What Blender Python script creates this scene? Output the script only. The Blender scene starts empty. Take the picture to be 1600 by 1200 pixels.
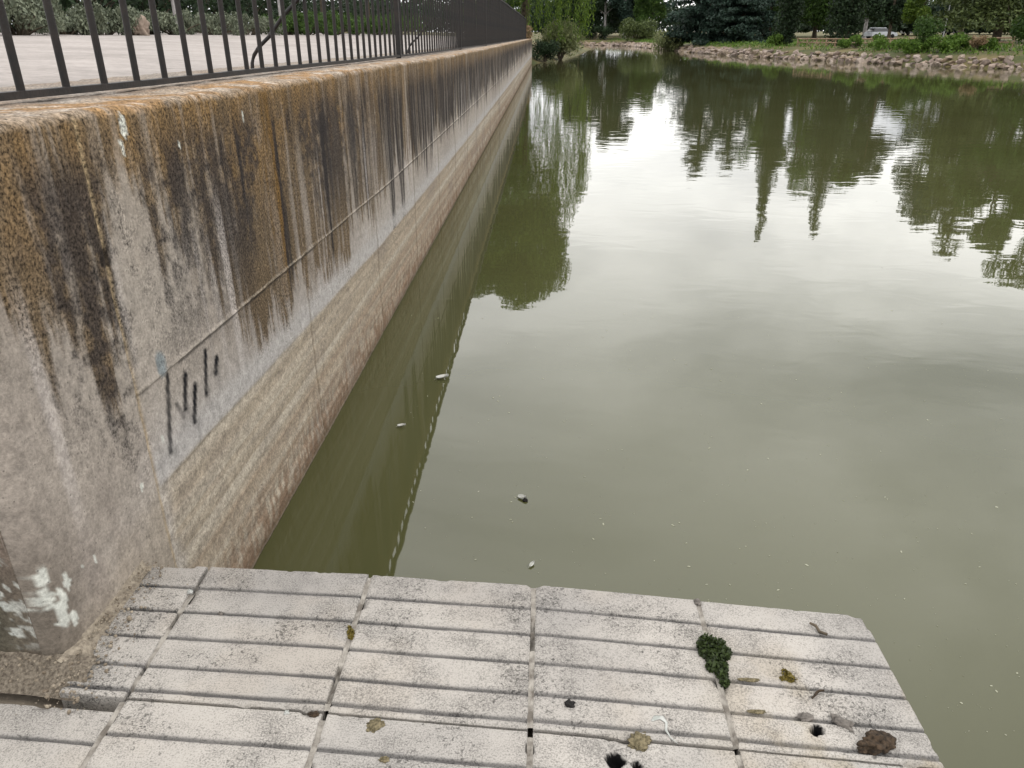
import bpy, bmesh, math, random
import numpy as np
from mathutils import Vector, noise as mnoise
random.seed(7); RNG = np.random.default_rng(11)
sc = bpy.context.scene
COL = sc.collection

# ------------------------------------------------------------------ camera
PITCH = math.atan((600 - 55) / 1185.0)
YAW = 0.0428
EYE = 2.1                                  # metres above the water (water is z = 0)
cd = bpy.data.cameras.new('camera')
cd.sensor_width = 36.0
cd.lens = 1185 / 1600 * 36.0
cd.clip_start = 0.05
cd.clip_end = 6000
cam = bpy.data.objects.new('camera', cd)
cam.location = (0, 0, EYE)
cam.rotation_euler = (math.pi / 2 - PITCH, 0, YAW)
COL.objects.link(cam)
sc.camera = cam

# ------------------------------------------------------------------ sky, sun, exposure
SUN_EL, SUN_AZ = math.radians(52), math.radians(118)     # azimuth clockwise from +Y
world = bpy.data.worlds.new('World'); sc.world = world
world.use_nodes = True
wn = world.node_tree.nodes; wl = world.node_tree.links
for n in list(wn): wn.remove(n)
wo = wn.new('ShaderNodeOutputWorld'); bg = wn.new('ShaderNodeBackground')
bg.inputs['Strength'].default_value = 0.1
sky = wn.new('ShaderNodeTexSky'); sky.sky_type = 'NISHITA'; sky.sun_disc = False
sky.sun_elevation = SUN_EL; sky.sun_rotation = SUN_AZ
sky.air_density = 1.0; sky.dust_density = 2.0
tc = wn.new('ShaderNodeTexCoord'); sp = wn.new('ShaderNodeSeparateXYZ')
wl.new(tc.outputs['Generated'], sp.inputs[0])
def wmath(op, a, b=None, clamp=False):
    m = wn.new('ShaderNodeMath'); m.operation = op; m.use_clamp = clamp
    for i, v in enumerate((a, b)):
        if v is None: continue
        if isinstance(v, (int, float)): m.inputs[i].default_value = v
        else: wl.new(v, m.inputs[i])
    return m.outputs[0]
zz = wmath('ADD', wmath('ABSOLUTE', sp.outputs[2]), 0.16)
cx = wmath('DIVIDE', sp.outputs[0], zz); cy = wmath('DIVIDE', sp.outputs[1], zz)
cb = wn.new('ShaderNodeCombineXYZ'); wl.new(cx, cb.inputs[0]); wl.new(cy, cb.inputs[1])
nz = wn.new('ShaderNodeTexNoise'); nz.inputs['Scale'].default_value = 0.85
nz.inputs['Detail'].default_value = 7; nz.inputs['Roughness'].default_value = 0.5
nz.inputs['Distortion'].default_value = 0.5
off = wn.new('ShaderNodeVectorMath'); off.operation = 'ADD'; off.inputs[1].default_value = (-15.678, 9.936, 2.972)
wl.new(cb.outputs[0], off.inputs[0]); wl.new(off.outputs[0], nz.inputs['Vector'])
nz2 = wn.new('ShaderNodeTexNoise'); nz2.inputs['Scale'].default_value = 1.6
nz2.inputs['Detail'].default_value = 4
cb2 = wn.new('ShaderNodeVectorMath'); cb2.operation = 'ADD'; cb2.inputs[1].default_value = (2.3, 8.1, 0)
wl.new(cb.outputs[0], cb2.inputs[0]); wl.new(cb2.outputs[0], nz2.inputs['Vector'])
ramp = wn.new('ShaderNodeValToRGB')                       # brightness of the cloud sheet
ramp.color_ramp.elements[0].position = 0.34; ramp.color_ramp.elements[0].color = (0.30, 0.31, 0.34, 1)
ramp.color_ramp.elements[1].position = 0.64; ramp.color_ramp.elements[1].color = (1, 0.99, 0.97, 1)
wl.new(nz.outputs['Fac'], ramp.inputs[0])
cs = wn.new('ShaderNodeVectorMath'); cs.operation = 'SCALE'; cs.inputs['Scale'].default_value = 33.0
wl.new(ramp.outputs[0], cs.inputs[0])
wl.new(wmath('MULTIPLY', wmath('ADD', wmath('MULTIPLY', wmath('ABSOLUTE', sp.outputs[2]), 0.10), 0.74), 34.0), cs.inputs['Scale'])   # nearly even overcast
gap = wmath('MULTIPLY', wmath('SUBTRACT', nz2.outputs['Fac'], 0.60), 6.0, True)   # a few thin blue gaps
mx = wn.new('ShaderNodeMix'); mx.data_type = 'RGBA'
wl.new(wmath('MULTIPLY', gap, 0.35), mx.inputs[0])
wl.new(cs.outputs[0], mx.inputs[6]); wl.new(sky.outputs[0], mx.inputs[7])
wl.new(mx.outputs[2], bg.inputs[0]); wl.new(bg.outputs[0], wo.inputs[0])
sd = bpy.data.lights.new('sun', 'SUN'); sd.energy = 1.2; sd.angle = math.radians(14); sd.color = (1, 0.95, 0.87)
sun = bpy.data.objects.new('sun', sd); COL.objects.link(sun)
sdir = Vector((math.sin(SUN_AZ) * math.cos(SUN_EL), math.cos(SUN_AZ) * math.cos(SUN_EL), math.sin(SUN_EL)))
sun.rotation_euler = (-sdir).to_track_quat('-Z', 'Y').to_euler()
sun.location = sdir * 60
sc.view_settings.view_transform = 'Standard'; sc.view_settings.look = 'None'
sc.view_settings.exposure = 0.0; sc.view_settings.gamma = 1.0
sc.view_settings.use_curve_mapping = False
sc.render.engine = 'CYCLES'
sc.cycles.use_denoising = True; sc.cycles.denoising_prefilter = 'ACCURATE'
sc.cycles.max_bounces = 6; sc.cycles.diffuse_bounces = 3; sc.cycles.glossy_bounces = 3
sc.cycles.transparent_max_bounces = 4; sc.cycles.caustics_reflective = False; sc.cycles.caustics_refractive = False

# ------------------------------------------------------------------ helpers
def lin(r, g, b, k=1.0):
    f = lambda v: (v / 255 / 12.92) if v / 255 <= 0.04045 else ((v / 255 + 0.055) / 1.055) ** 2.4
    return (f(r) * k, f(g) * k, f(b) * k)
def tag(o, label=None, cat=None, group=None, kind=None):
    if label: o['label'] = label
    if cat: o['category'] = cat
    if group: o['group'] = group
    if kind: o['kind'] = kind
    return o
def link(name, me, m=None, parent=None, loc=None):
    o = bpy.data.objects.new(name, me); COL.objects.link(o)
    if m is not None and me is not None and not me.materials: me.materials.append(m)
    if parent is not None: o.parent = parent
    if loc is not None: o.location = loc
    return o
def empty(name, loc, label, cat, group=None):
    o = bpy.data.objects.new(name, None); o.location = loc; o.empty_display_size = 0.2
    COL.objects.link(o); tag(o, label, cat, group); return o
def mesh_np(name, V, Q, smooth=False):
    V = np.asarray(V, np.float32); Q = np.asarray(Q, np.int32); k = Q.shape[1]
    me = bpy.data.meshes.new(name)
    me.vertices.add(len(V)); me.vertices.foreach_set('co', V.ravel())
    me.loops.add(Q.size); me.loops.foreach_set('vertex_index', Q.ravel())
    me.polygons.add(len(Q)); me.polygons.foreach_set('loop_start', np.arange(len(Q), dtype=np.int32) * k)
    me.polygons.foreach_set('loop_total', np.full(len(Q), k, np.int32))
    me.polygons.foreach_set('use_smooth', np.full(len(Q), smooth))
    me.update(calc_edges=True); return me
def grid_mesh(name, P, smooth=True, col=None, flip=False):
    """P: (n, m, 3) grid of points, col: (n, m, 4)"""
    n, m = P.shape[:2]
    i = np.arange(n * m).reshape(n, m)
    Q = np.stack([i[:-1, :-1], i[1:, :-1], i[1:, 1:], i[:-1, 1:]], -1).reshape(-1, 4)
    if flip: Q = Q[:, ::-1]
    me = mesh_np(name, P.reshape(-1, 3), Q, smooth)
    if col is not None:
        a = me.color_attributes.new('stain', 'FLOAT_COLOR', 'POINT')
        a.data.foreach_set('color', col.reshape(-1).astype(np.float32))
    return me
def _h(ix, iy, seed):
    h = (ix.astype(np.int64) * 374761393 + iy.astype(np.int64) * 668265263 + seed * 974634777) & 0x7fffffff
    h = ((h ^ (h >> 13)) * 1274126177) & 0x7fffffff
    h = (h ^ (h >> 16)) & 0xffff
    return h / 65535.0
def vnoise(x, y, seed=0):
    x = np.asarray(x, float); y = np.asarray(y, float) + 0 * x; x = x + 0 * y
    ix = np.floor(x); iy = np.floor(y); fx = x - ix; fy = y - iy
    fx = fx * fx * (3 - 2 * fx); fy = fy * fy * (3 - 2 * fy)
    a = _h(ix, iy, seed); b = _h(ix + 1, iy, seed); c = _h(ix, iy + 1, seed); d = _h(ix + 1, iy + 1, seed)
    return (a * (1 - fx) + b * fx) * (1 - fy) + (c * (1 - fx) + d * fx) * fy
def fbm(x, y, o=4, seed=0, g=0.5):
    s = 0; a = 1; t = 0
    for k in range(o):
        s = s + a * vnoise(np.asarray(x) * 2 ** k + 17.3 * k, np.asarray(y) * 2 ** k + 9.1 * k, seed + k); t += a; a *= g
    return s / t
def ss(a, b, x):
    t = np.clip((x - a) / (b - a), 0, 1); return t * t * (3 - 2 * t)
def gx(px, Y):
    """world X of photo column px at distance Y along the wall"""
    return Y * math.tan(math.atan((px - 800) / 1185 * math.cos(PITCH)) - YAW)

# ------------------------------------------------------------------ materials
def nodes(name):
    m = bpy.data.materials.new(name); m.use_nodes = True
    nt = m.node_tree; b = nt.nodes['Principled BSDF']
    return m, nt, b
def N(nt, t, **kw):
    n = nt.nodes.new('ShaderNode' + t)
    for k, v in kw.items():
        if k.startswith('_'): setattr(n, k[1:], v)
        else: n.inputs[k].default_value = v
    return n
def simple(name, c1, c2, scale=8, rough=0.8, bump=0.0, bscale=None, detail=5, spec=0.3, metal=0.0, lo=0.35, hi=0.65):
    m, nt, b = nodes(name)
    t = N(nt, 'TexCoord'); nz = N(nt, 'TexNoise', Scale=scale, Detail=detail, Roughness=0.6)
    nt.links.new(t.outputs['Object'], nz.inputs['Vector'])
    r = N(nt, 'ValToRGB'); r.color_ramp.elements[0].position = lo; r.color_ramp.elements[1].position = hi
    r.color_ramp.elements[0].color = (*c1, 1); r.color_ramp.elements[1].color = (*c2, 1)
    nt.links.new(nz.outputs['Fac'], r.inputs[0]); nt.links.new(r.outputs[0], b.inputs['Base Color'])
    b.inputs['Roughness'].default_value = rough; b.inputs['Specular IOR Level'].default_value = spec
    b.inputs['Metallic'].default_value = metal
    if bump:
        n2 = N(nt, 'TexNoise', Scale=bscale or scale * 4, Detail=4.0)
        nt.links.new(t.outputs['Object'], n2.inputs['Vector'])
        bp = N(nt, 'Bump', Strength=1.0, Distance=bump); nt.links.new(n2.outputs['Fac'], bp.inputs['Height'])
        nt.links.new(bp.outputs[0], b.inputs['Normal'])
    return m
def leafmat(name, c1, c2, c3=None, trans=0.25, nscale=0.6):
    m, nt, b = nodes(name)
    g = N(nt, 'NewGeometry'); t = N(nt, 'TexCoord')
    nz = N(nt, 'TexNoise', Scale=nscale, Detail=3.0); nt.links.new(t.outputs['Object'], nz.inputs['Vector'])
    ad = N(nt, 'Math', _operation='MULTIPLY_ADD'); ad.inputs[1].default_value = 0.55; 
    nt.links.new(g.outputs['Random Per Island'], ad.inputs[0])
    mm = N(nt, 'Math', _operation='MULTIPLY'); mm.inputs[1].default_value = 0.5
    nt.links.new(nz.outputs['Fac'], mm.inputs[0]); nt.links.new(mm.outputs[0], ad.inputs[2])
    r = N(nt, 'ValToRGB'); r.color_ramp.elements[0].position = 0.15; r.color_ramp.elements[1].position = 0.8
    r.color_ramp.elements[0].color = (*c1, 1); r.color_ramp.elements[1].color = (*c2, 1)
    if c3:
        e = r.color_ramp.elements.new(0.93); e.color = (*c3, 1)
    nt.links.new(ad.outputs[0], r.inputs[0]); nt.links.new(r.outputs[0], b.inputs['Base Color'])
    b.inputs['Roughness'].default_value = 0.6; b.inputs['Specular IOR Level'].default_value = 0.25
    tr = N(nt, 'BsdfTranslucent'); nt.links.new(r.outputs[0], tr.inputs[0])
    mx = N(nt, 'MixShader'); mx.inputs[0].default_value = trans
    out = nt.nodes['Material Output']
    nt.links.new(b.outputs[0], mx.inputs[1]); nt.links.new(tr.outputs[0], mx.inputs[2]); nt.links.new(mx.outputs[0], out.inputs[0])
    return m

def wall_material():
    m, nt, b = nodes('stained_concrete'); L = nt.links
    at = N(nt, 'Attribute', _attribute_name='stain'); t = N(nt, 'TexCoord')
    # speckle of lichen and pitting, stronger where the alpha of the stain map says so
    n1 = N(nt, 'TexNoise', Scale=95.0, Detail=5.0, Roughness=0.72); L.new(t.outputs['Object'], n1.inputs['Vector'])
    n2 = N(nt, 'TexNoise', Scale=26.0, Detail=4.0, Roughness=0.6); L.new(t.outputs['Object'], n2.inputs['Vector'])
    r1 = N(nt, 'MapRange'); r1.inputs[1].default_value = 0.36; r1.inputs[2].default_value = 0.62
    r1.inputs[3].default_value = 0.10; r1.inputs[4].default_value = 1.95
    L.new(n1.outputs['Fac'], r1.inputs[0])
    r2 = N(nt, 'MapRange'); r2.inputs[1].default_value = 0.3; r2.inputs[2].default_value = 0.7
    r2.inputs[3].default_value = 0.78; r2.inputs[4].default_value = 1.2
    L.new(n2.outputs['Fac'], r2.inputs[0])
    mixa = N(nt, 'Mix', _data_type='FLOAT'); mixa.inputs[2].default_value = 1.0
    L.new(at.outputs['Alpha'], mixa.inputs[0]); L.new(r1.outputs[0], mixa.inputs[3])
    mu = N(nt, 'Math', _operation='MULTIPLY'); L.new(mixa.outputs[0], mu.inputs[0]); L.new(r2.outputs[0], mu.inputs[1])
    sc_ = N(nt, 'VectorMath', _operation='SCALE'); L.new(at.outputs['Color'], sc_.inputs[0]); L.new(mu.outputs[0], sc_.inputs['Scale'])
    # dark pits
    vo = N(nt, 'TexVoronoi', Scale=38.0); L.new(t.outputs['Object'], vo.inputs['Vector'])
    pr = N(nt, 'MapRange'); pr.inputs[1].default_value = 0.05; pr.inputs[2].default_value = 0.12
    pr.inputs[3].default_value = 0.45; pr.inputs[4].default_value = 1.0
    L.new(vo.outputs['Distance'], pr.inputs[0])
    s2 = N(nt, 'VectorMath', _operation='SCALE'); L.new(sc_.outputs[0], s2.inputs[0]); L.new(pr.outputs[0], s2.inputs['Scale'])
    L.new(s2.outputs[0], b.inputs['Base Color'])
    b.inputs['Roughness'].default_value = 0.92; b.inputs['Specular IOR Level'].default_value = 0.15
    ad = N(nt, 'Math', _operation='ADD'); L.new(n1.outputs['Fac'], ad.inputs[0]); L.new(n2.outputs['Fac'], ad.inputs[1])
    bp = N(nt, 'Bump', Strength=0.55, Distance=0.006); L.new(ad.outputs[0], bp.inputs['Height']); L.new(bp.outputs[0], b.inputs['Normal'])
    return m

def slab_material():
    m, nt, b = nodes('speckled_paving'); L = nt.links
    at = N(nt, 'Attribute', _attribute_name='stain'); t = N(nt, 'TexCoord')
    n1 = N(nt, 'TexNoise', Scale=230.0, Detail=5.0, Roughness=0.75); L.new(t.outputs['Object'], n1.inputs['Vector'])
    n2 = N(nt, 'TexNoise', Scale=9.0, Detail=5.0, Roughness=0.65); L.new(t.outputs['Object'], n2.inputs['Vector'])
    th = N(nt, 'MapRange'); th.inputs[1].default_value = 0.35; th.inputs[2].default_value = 0.68
    th.inputs[3].default_value = 0.36; th.inputs[4].default_value = 0.50
    L.new(n2.outputs['Fac'], th.inputs[0])
    d = N(nt, 'Math', _operation='SUBTRACT'); L.new(n1.outputs['Fac'], d.inputs[0]); L.new(th.outputs[0], d.inputs[1])
    r1 = N(nt, 'MapRange'); r1.inputs[1].default_value = -0.07; r1.inputs[2].default_value = 0.12
    r1.inputs[3].default_value = 0.46; r1.inputs[4].default_value = 1.12
    L.new(d.outputs[0], r1.inputs[0])
    n3 = N(nt, 'TexNoise', Scale=105.0, Detail=3.0, Roughness=0.6, Distortion=0.8); L.new(t.outputs['Object'], n3.inputs['Vector'])
    n4 = N(nt, 'TexNoise', Scale=4.5, Detail=3.0); L.new(t.outputs['Object'], n4.inputs['Vector'])
    t4 = N(nt, 'MapRange'); t4.inputs[1].default_value = 0.40; t4.inputs[2].default_value = 0.66; t4.inputs[3].default_value = 0.24; t4.inputs[4].default_value = 0.42
    L.new(n4.outputs['Fac'], t4.inputs[0])
    d4 = N(nt, 'Math', _operation='SUBTRACT'); L.new(n3.outputs['Fac'], d4.inputs[0]); L.new(t4.outputs[0], d4.inputs[1])
    r4 = N(nt, 'MapRange'); r4.inputs[1].default_value = -0.01; r4.inputs[2].default_value = 0.05; r4.inputs[3].default_value = 0.45; r4.inputs[4].default_value = 1.0
    L.new(d4.outputs[0], r4.inputs[0])
    mm4 = N(nt, 'Math', _operation='MULTIPLY'); L.new(r1.outputs[0], mm4.inputs[0]); L.new(r4.outputs[0], mm4.inputs[1])
    s = N(nt, 'VectorMath', _operation='SCALE'); L.new(at.outputs['Color'], s.inputs[0]); L.new(mm4.outputs[0], s.inputs['Scale'])
    L.new(s.outputs[0], b.inputs['Base Color'])
    b.inputs['Roughness'].default_value = 0.88; b.inputs['Specular IOR Level'].default_value = 0.2
    bp = N(nt, 'Bump', Strength=0.5, Distance=0.003); L.new(n1.outputs['Fac'], bp.inputs['Height']); L.new(bp.outputs[0], b.inputs['Normal'])
    return m

def water_material():
    m, nt, b = nodes('murky_water'); L = nt.links
    t = N(nt, 'TexCoord')
    b.inputs['Base Color'].default_value = (0.056, 0.058, 0.021, 1)
    b.inputs['Roughness'].default_value = 0.02; b.inputs['IOR'].default_value = 1.45
    # cloudy silt
    n0 = N(nt, 'TexNoise', Scale=0.35, Detail=4.0); L.new(t.outputs['Object'], n0.inputs['Vector'])
    r = N(nt, 'ValToRGB'); r.color_ramp.elements[0].position = 0.3; r.color_ramp.elements[1].position = 0.7
    r.color_ramp.elements[0].color = (0.049, 0.050, 0.019, 1); r.color_ramp.elements[1].color = (0.061, 0.062, 0.027, 1)
    L.new(n0.outputs['Fac'], r.inputs[0]); L.new(r.outputs[0], b.inputs['Base Color'])
    # ripples: short wind waves whose strength varies from patch to patch, and tiny near ones
    mp = N(nt, 'Mapping'); mp.inputs['Scale'].default_value = (1.0, 1.7, 1.0); mp.inputs['Rotation'].default_value = (0, 0, 0.25)
    L.new(t.outputs['Object'], mp.inputs[0])
    w1 = N(nt, 'TexNoise', Scale=1.5, Detail=2.0, Roughness=0.45, Distortion=0.6); L.new(mp.outputs[0], w1.inputs['Vector'])
    w2 = N(nt, 'TexNoise', Scale=5.5, Detail=2.0, Roughness=0.5); L.new(mp.outputs[0], w2.inputs['Vector'])
    pa = N(nt, 'TexNoise', Scale=0.045, Detail=2.0); L.new(t.outputs['Object'], pa.inputs['Vector'])
    pr = N(nt, 'MapRange'); pr.inputs[1].default_value = 0.40; pr.inputs[2].default_value = 0.62
    pr.inputs[3].default_value = 0.35; pr.inputs[4].default_value = 1.2
    L.new(pa.outputs['Fac'], pr.inputs[0])
    h1 = N(nt, 'Math', _operation='MULTIPLY'); L.new(w1.outputs['Fac'], h1.inputs[0]); h1.inputs[1].default_value = 0.0034
    h2 = N(nt, 'Math', _operation='MULTIPLY'); L.new(w2.outputs['Fac'], h2.inputs[0]); h2.inputs[1].default_value = 0.00022
    hs = N(nt, 'Math', _operation='ADD'); L.new(h1.outputs[0], hs.inputs[0]); L.new(h2.outputs[0], hs.inputs[1])
    hh = N(nt, 'Math', _operation='MULTIPLY'); L.new(hs.outputs[0], hh.inputs[0]); L.new(pr.outputs[0], hh.inputs[1])
    bp = N(nt, 'Bump', Strength=1.0, Distance=1.0); L.new(hh.outputs[0], bp.inputs['Height']); L.new(bp.outputs[0], b.inputs['Normal'])
    return m

def rockmat():
    m, nt, b = nodes('pinkish_riprap'); L = nt.links
    g = N(nt, 'NewGeometry'); oi = N(nt, 'ObjectInfo'); t = N(nt, 'TexCoord')
    a = N(nt, 'Math', _operation='ADD'); L.new(g.outputs['Random Per Island'], a.inputs[0]); L.new(oi.outputs['Random'], a.inputs[1])
    f = N(nt, 'Math', _operation='FRACT'); L.new(a.outputs[0], f.inputs[0])
    r = N(nt, 'ValToRGB'); r.color_ramp.elements[0].color = (*lin(104, 92, 84), 1); r.color_ramp.elements[1].color = (*lin(160, 146, 136), 1)
    e = r.color_ramp.elements.new(.35); e.color = (*lin(142, 126, 116), 1); e = r.color_ramp.elements.new(.55); e.color = (*lin(128, 112, 92), 1)
    L.new(f.outputs[0], r.inputs[0])
    nz = N(nt, 'TexNoise', Scale=3.0, Detail=6.0); L.new(t.outputs['Object'], nz.inputs['Vector'])
    mr = N(nt, 'MapRange'); mr.inputs[1].default_value = .3; mr.inputs[2].default_value = .7; mr.inputs[3].default_value = .6; mr.inputs[4].default_value = 1.15
    L.new(nz.outputs['Fac'], mr.inputs[0]); s = N(nt, 'VectorMath', _operation='SCALE'); L.new(r.outputs[0], s.inputs[0]); L.new(mr.outputs[0], s.inputs['Scale'])
    L.new(s.outputs[0], b.inputs['Base Color']); b.inputs['Roughness'].default_value = .9
    bp = N(nt, 'Bump', Strength=.6, Distance=.05); L.new(nz.outputs['Fac'], bp.inputs['Height']); L.new(bp.outputs[0], b.inputs['Normal'])
    return m
def sandmat():
    m, nt, b = nodes('pale_gravel'); L = nt.links; t = N(nt, 'TexCoord')
    n1 = N(nt, 'TexNoise', Scale=.9, Detail=9.0, Roughness=.65); L.new(t.outputs['Object'], n1.inputs['Vector'])
    r = N(nt, 'ValToRGB'); r.color_ramp.elements[0].position = .32; r.color_ramp.elements[1].position = .68
    r.color_ramp.elements[0].color = (*lin(130, 123, 118), 1); r.color_ramp.elements[1].color = (*lin(162, 154, 149), 1); L.new(n1.outputs['Fac'], r.inputs[0])
    v = N(nt, 'TexVoronoi', Scale=2.3); L.new(t.outputs['Object'], v.inputs['Vector'])
    n2 = N(nt, 'TexNoise', Scale=14.0, Detail=6.0, Roughness=.7); L.new(t.outputs['Object'], n2.inputs['Vector'])
    a = N(nt, 'MapRange'); a.inputs[1].default_value = .03; a.inputs[2].default_value = .10; a.inputs[3].default_value = .5; a.inputs[4].default_value = 1.; L.new(v.outputs['Distance'], a.inputs[0])
    c = N(nt, 'MapRange'); c.inputs[1].default_value = .3; c.inputs[2].default_value = .62; c.inputs[3].default_value = .72; c.inputs[4].default_value = 1.08; L.new(n2.outputs['Fac'], c.inputs[0])
    mu = N(nt, 'Math', _operation='MULTIPLY'); L.new(a.outputs[0], mu.inputs[0]); L.new(c.outputs[0], mu.inputs[1])
    s = N(nt, 'VectorMath', _operation='SCALE'); L.new(r.outputs[0], s.inputs[0]); L.new(mu.outputs[0], s.inputs['Scale']); L.new(s.outputs[0], b.inputs['Base Color'])
    b.inputs['Roughness'].default_value = .95
    bp = N(nt, 'Bump', Strength=.6, Distance=.01); L.new(n2.outputs['Fac'], bp.inputs['Height']); L.new(bp.outputs[0], b.inputs['Normal']); return m
M = dict(
    wall=wall_material(), slab=slab_material(), water=water_material(),
    iron=simple('rusty_black_iron', lin(15, 14, 14), lin(40, 31, 26), 14, 0.6, 0.0015, 90, spec=0.4, lo=0.4, hi=0.75),
    sand=sandmat(),
    ledge=simple('grey_ledge', lin(92, 88, 86), lin(128, 122, 118), 6, 0.9, 0.003, 80, 8),
    bank=simple('bank_soil', lin(58, 66, 34), lin(104, 92, 62), 0.35, 0.95, 0.05, 4, 8),
    bed=simple('lake_bed_mud', lin(70, 68, 45), lin(95, 88, 60), 0.2, 0.95),
    rock=rockmat(),
    bark=simple('dark_bark', lin(50, 44, 36), lin(92, 82, 68), 5, 0.9, 0.02, 20),
    palebark=simple('pale_bark', lin(128, 124, 122), lin(176, 172, 170), 3, 0.85, 0.01, 14),
    wood=simple('weathered_wood', lin(112, 92, 74), lin(160, 138, 116), 6, 0.85),
    mortar=simple('old_mortar', lin(98, 92, 85), lin(150, 145, 137), 22, 0.95, 0.003, 140, lo=0.38, hi=0.6),
    base=simple('jetty_concrete', lin(96, 88, 78), lin(140, 130, 116), 5, 0.9, 0.004, 60),
    dirt=simple('grit', lin(62, 54, 46), lin(128, 119, 106), 110, 0.95, 0.006, 120, lo=0.3, hi=0.7),
    plaster=simple('crumbling_render', lin(104, 95, 84), lin(156, 146, 130), 60, 0.95, 0.006, 150, lo=0.3, hi=0.7),
    pebble=simple('small_pebbles', lin(74, 62, 50), lin(150, 140, 124), 30, 0.9, lo=0.3, hi=0.7),
    white=simple('white_feather', lin(168, 168, 164), lin(205, 205, 200), 30, 0.7),
    fleck=simple('floating_flecks', lin(120, 120, 100), lin(170, 170, 152), 3, 0.8),
    dung=simple('dried_dung', lin(30, 24, 17), lin(72, 58, 44), 90, 0.9, 0.006, 110),
    black=simple('black_lump', lin(14, 13, 13), lin(34, 31, 29), 60, 0.85, 0.004, 120),
    lichen=simple('yellow_brown_lichen', lin(66, 60, 42), lin(120, 110, 86), 120, 0.95, 0.006, 160),
    greystone=simple('dark_grey_stone', lin(72, 68, 64), lin(116, 110, 104), 60, 0.85, 0.003, 120),
    droppings=simple('chalky_white', lin(140, 143, 138), lin(176, 176, 172), 60, 0.9),
    carsilver=simple('silver_paint', lin(176, 180, 186), lin(190, 194, 200), 2, 0.25, spec=0.6, metal=0.3),
    carwhite=simple('white_paint', lin(196, 196, 194), lin(206, 206, 204), 2, 0.3, spec=0.6),
    glass=simple('dark_car_glass', lin(18, 22, 26), lin(28, 32, 36), 2, 0.08, spec=0.7),
    rubber=simple('tyre_rubber', lin(22, 22, 22), lin(36, 36, 36), 9, 0.85),
    lamp=simple('pale_lamp_metal', lin(150, 152, 154), lin(186, 188, 190), 5, 0.5),
    moss=leafmat('dark_moss', lin(16, 22, 9), lin(52, 66, 26), None, 0.1, 60),
    moss2=leafmat('olive_moss', lin(70, 62, 24), lin(112, 98, 40), None, 0.1, 20),
    lav=leafmat('lavender_leaves', lin(66, 74, 58), lin(116, 122, 102), lin(140, 144, 124), 0.12, 1.5),
    green=leafmat('green_leaves', lin(34, 54, 22), lin(76, 102, 44), lin(104, 126, 56), 0.3),
    bright=leafmat('bright_willow_leaves', lin(48, 72, 24), lin(100, 122, 44), lin(126, 142, 64), 0.35),
    dark=leafmat('dark_leaves', lin(18, 30, 18), lin(48, 66, 40), None, 0.2),
    blue=leafmat('blue_green_needles', lin(17, 30, 24), lin(48, 68, 56), None, 0.12),
    olive=leafmat('olive_needles', lin(40, 52, 28), lin(90, 102, 56), None, 0.2),
    brown=leafmat('dry_brown_twigs', lin(96, 78, 58), lin(150, 128, 98), None, 0.15),
    greygreen=leafmat('grey_green_leaves', lin(82, 92, 56), lin(134, 140, 96), None, 0.25),
    grass=leafmat('bank_herbs', lin(52, 78, 26), lin(100, 128, 50), lin(128, 128, 70), 0.3, 0.25),
)

# ------------------------------------------------------------------ ground, water, banks
def sheet(name, P, m, smooth=True):
    return tag(link(name, grid_mesh(name, np.asarray(P, float), smooth), m), kind='structure')
r_ = 3000.0
sheet('ground', [[(-r_, -r_, -1.6), (r_, -r_, -1.6)], [(-r_, r_, -1.6), (r_, r_, -1.6)]], M['bed'])
sheet('water', [[(-60, -90, 0), (150, -90, 0)], [(-60, 280, 0), (150, 280, 0)]], M['water'])

SH = np.array([(96, -60), (80, -10), (62, 22), (45, 43), (36, 52.5), (31.8, 56.5), (28.6, 63), (26, 71), (23.6, 80), (21.3, 89), (19.8, 104), (18.6, 124), (18, 145), (18, 165), (15.5, 180), (9, 190), (-2, 195), (-20, 199), (-60, 204)], float)
def resample(P, step):
    d = np.r_[0, np.cumsum(np.linalg.norm(np.diff(P, axis=0), axis=1))]
    s = np.arange(0, d[-1], step)
    return np.stack([np.interp(s, d, P[:, 0]), np.interp(s, d, P[:, 1])], 1)
def smooth_line(P, it=4):
    P = P.copy()
    for _ in range(it): P[1:-1] = 0.25 * P[:-2] + 0.5 * P[1:-1] + 0.25 * P[2:]
    return P
shore = smooth_line(resample(SH, 1.5), 6)
def shore_dir(k):
    a = shore[max(k - 3, 0)]; b = shore[min(k + 3, len(shore) - 1)]; t = (b - a) / np.linalg.norm(b - a)
    return t, np.array([t[1], -t[0]])                     # land lies to the right when walking away
BO = [(-1.5, -0.6), (-0.2, -0.12), (0.5, 0.30), (1.5, 0.75), (3, 0.95), (7, 1.1), (14, 1.25), (26, 1.6), (45, 2.0), (80, 2.3), (160, 3.0), (500, 5.0)]
def bankz(s): return float(np.interp(s, [a for a, b in BO], [b for a, b in BO]))
P = np.zeros((len(shore), len(BO), 3))
for k in range(len(shore)):
    t, n = shore_dir(k)
    for j, (s, z) in enumerate(BO):
        q = shore[k] + n * s
        P[k, j] = (q[0], q[1], z + (0.25 * (fbm(q[0] * .3, q[1] * .3, 3, 5) - .5) if s > 2 else 0))
sheet('far_bank', P[:, :, :], M['bank'])
def ground_far(X, Y):
    d = np.linalg.norm(shore - np.array([X, Y]), axis=1); k = int(d.argmin()); t, n = shore_dir(k)
    return bankz(float((np.array([X, Y]) - shore[k]) @ n))

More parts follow.
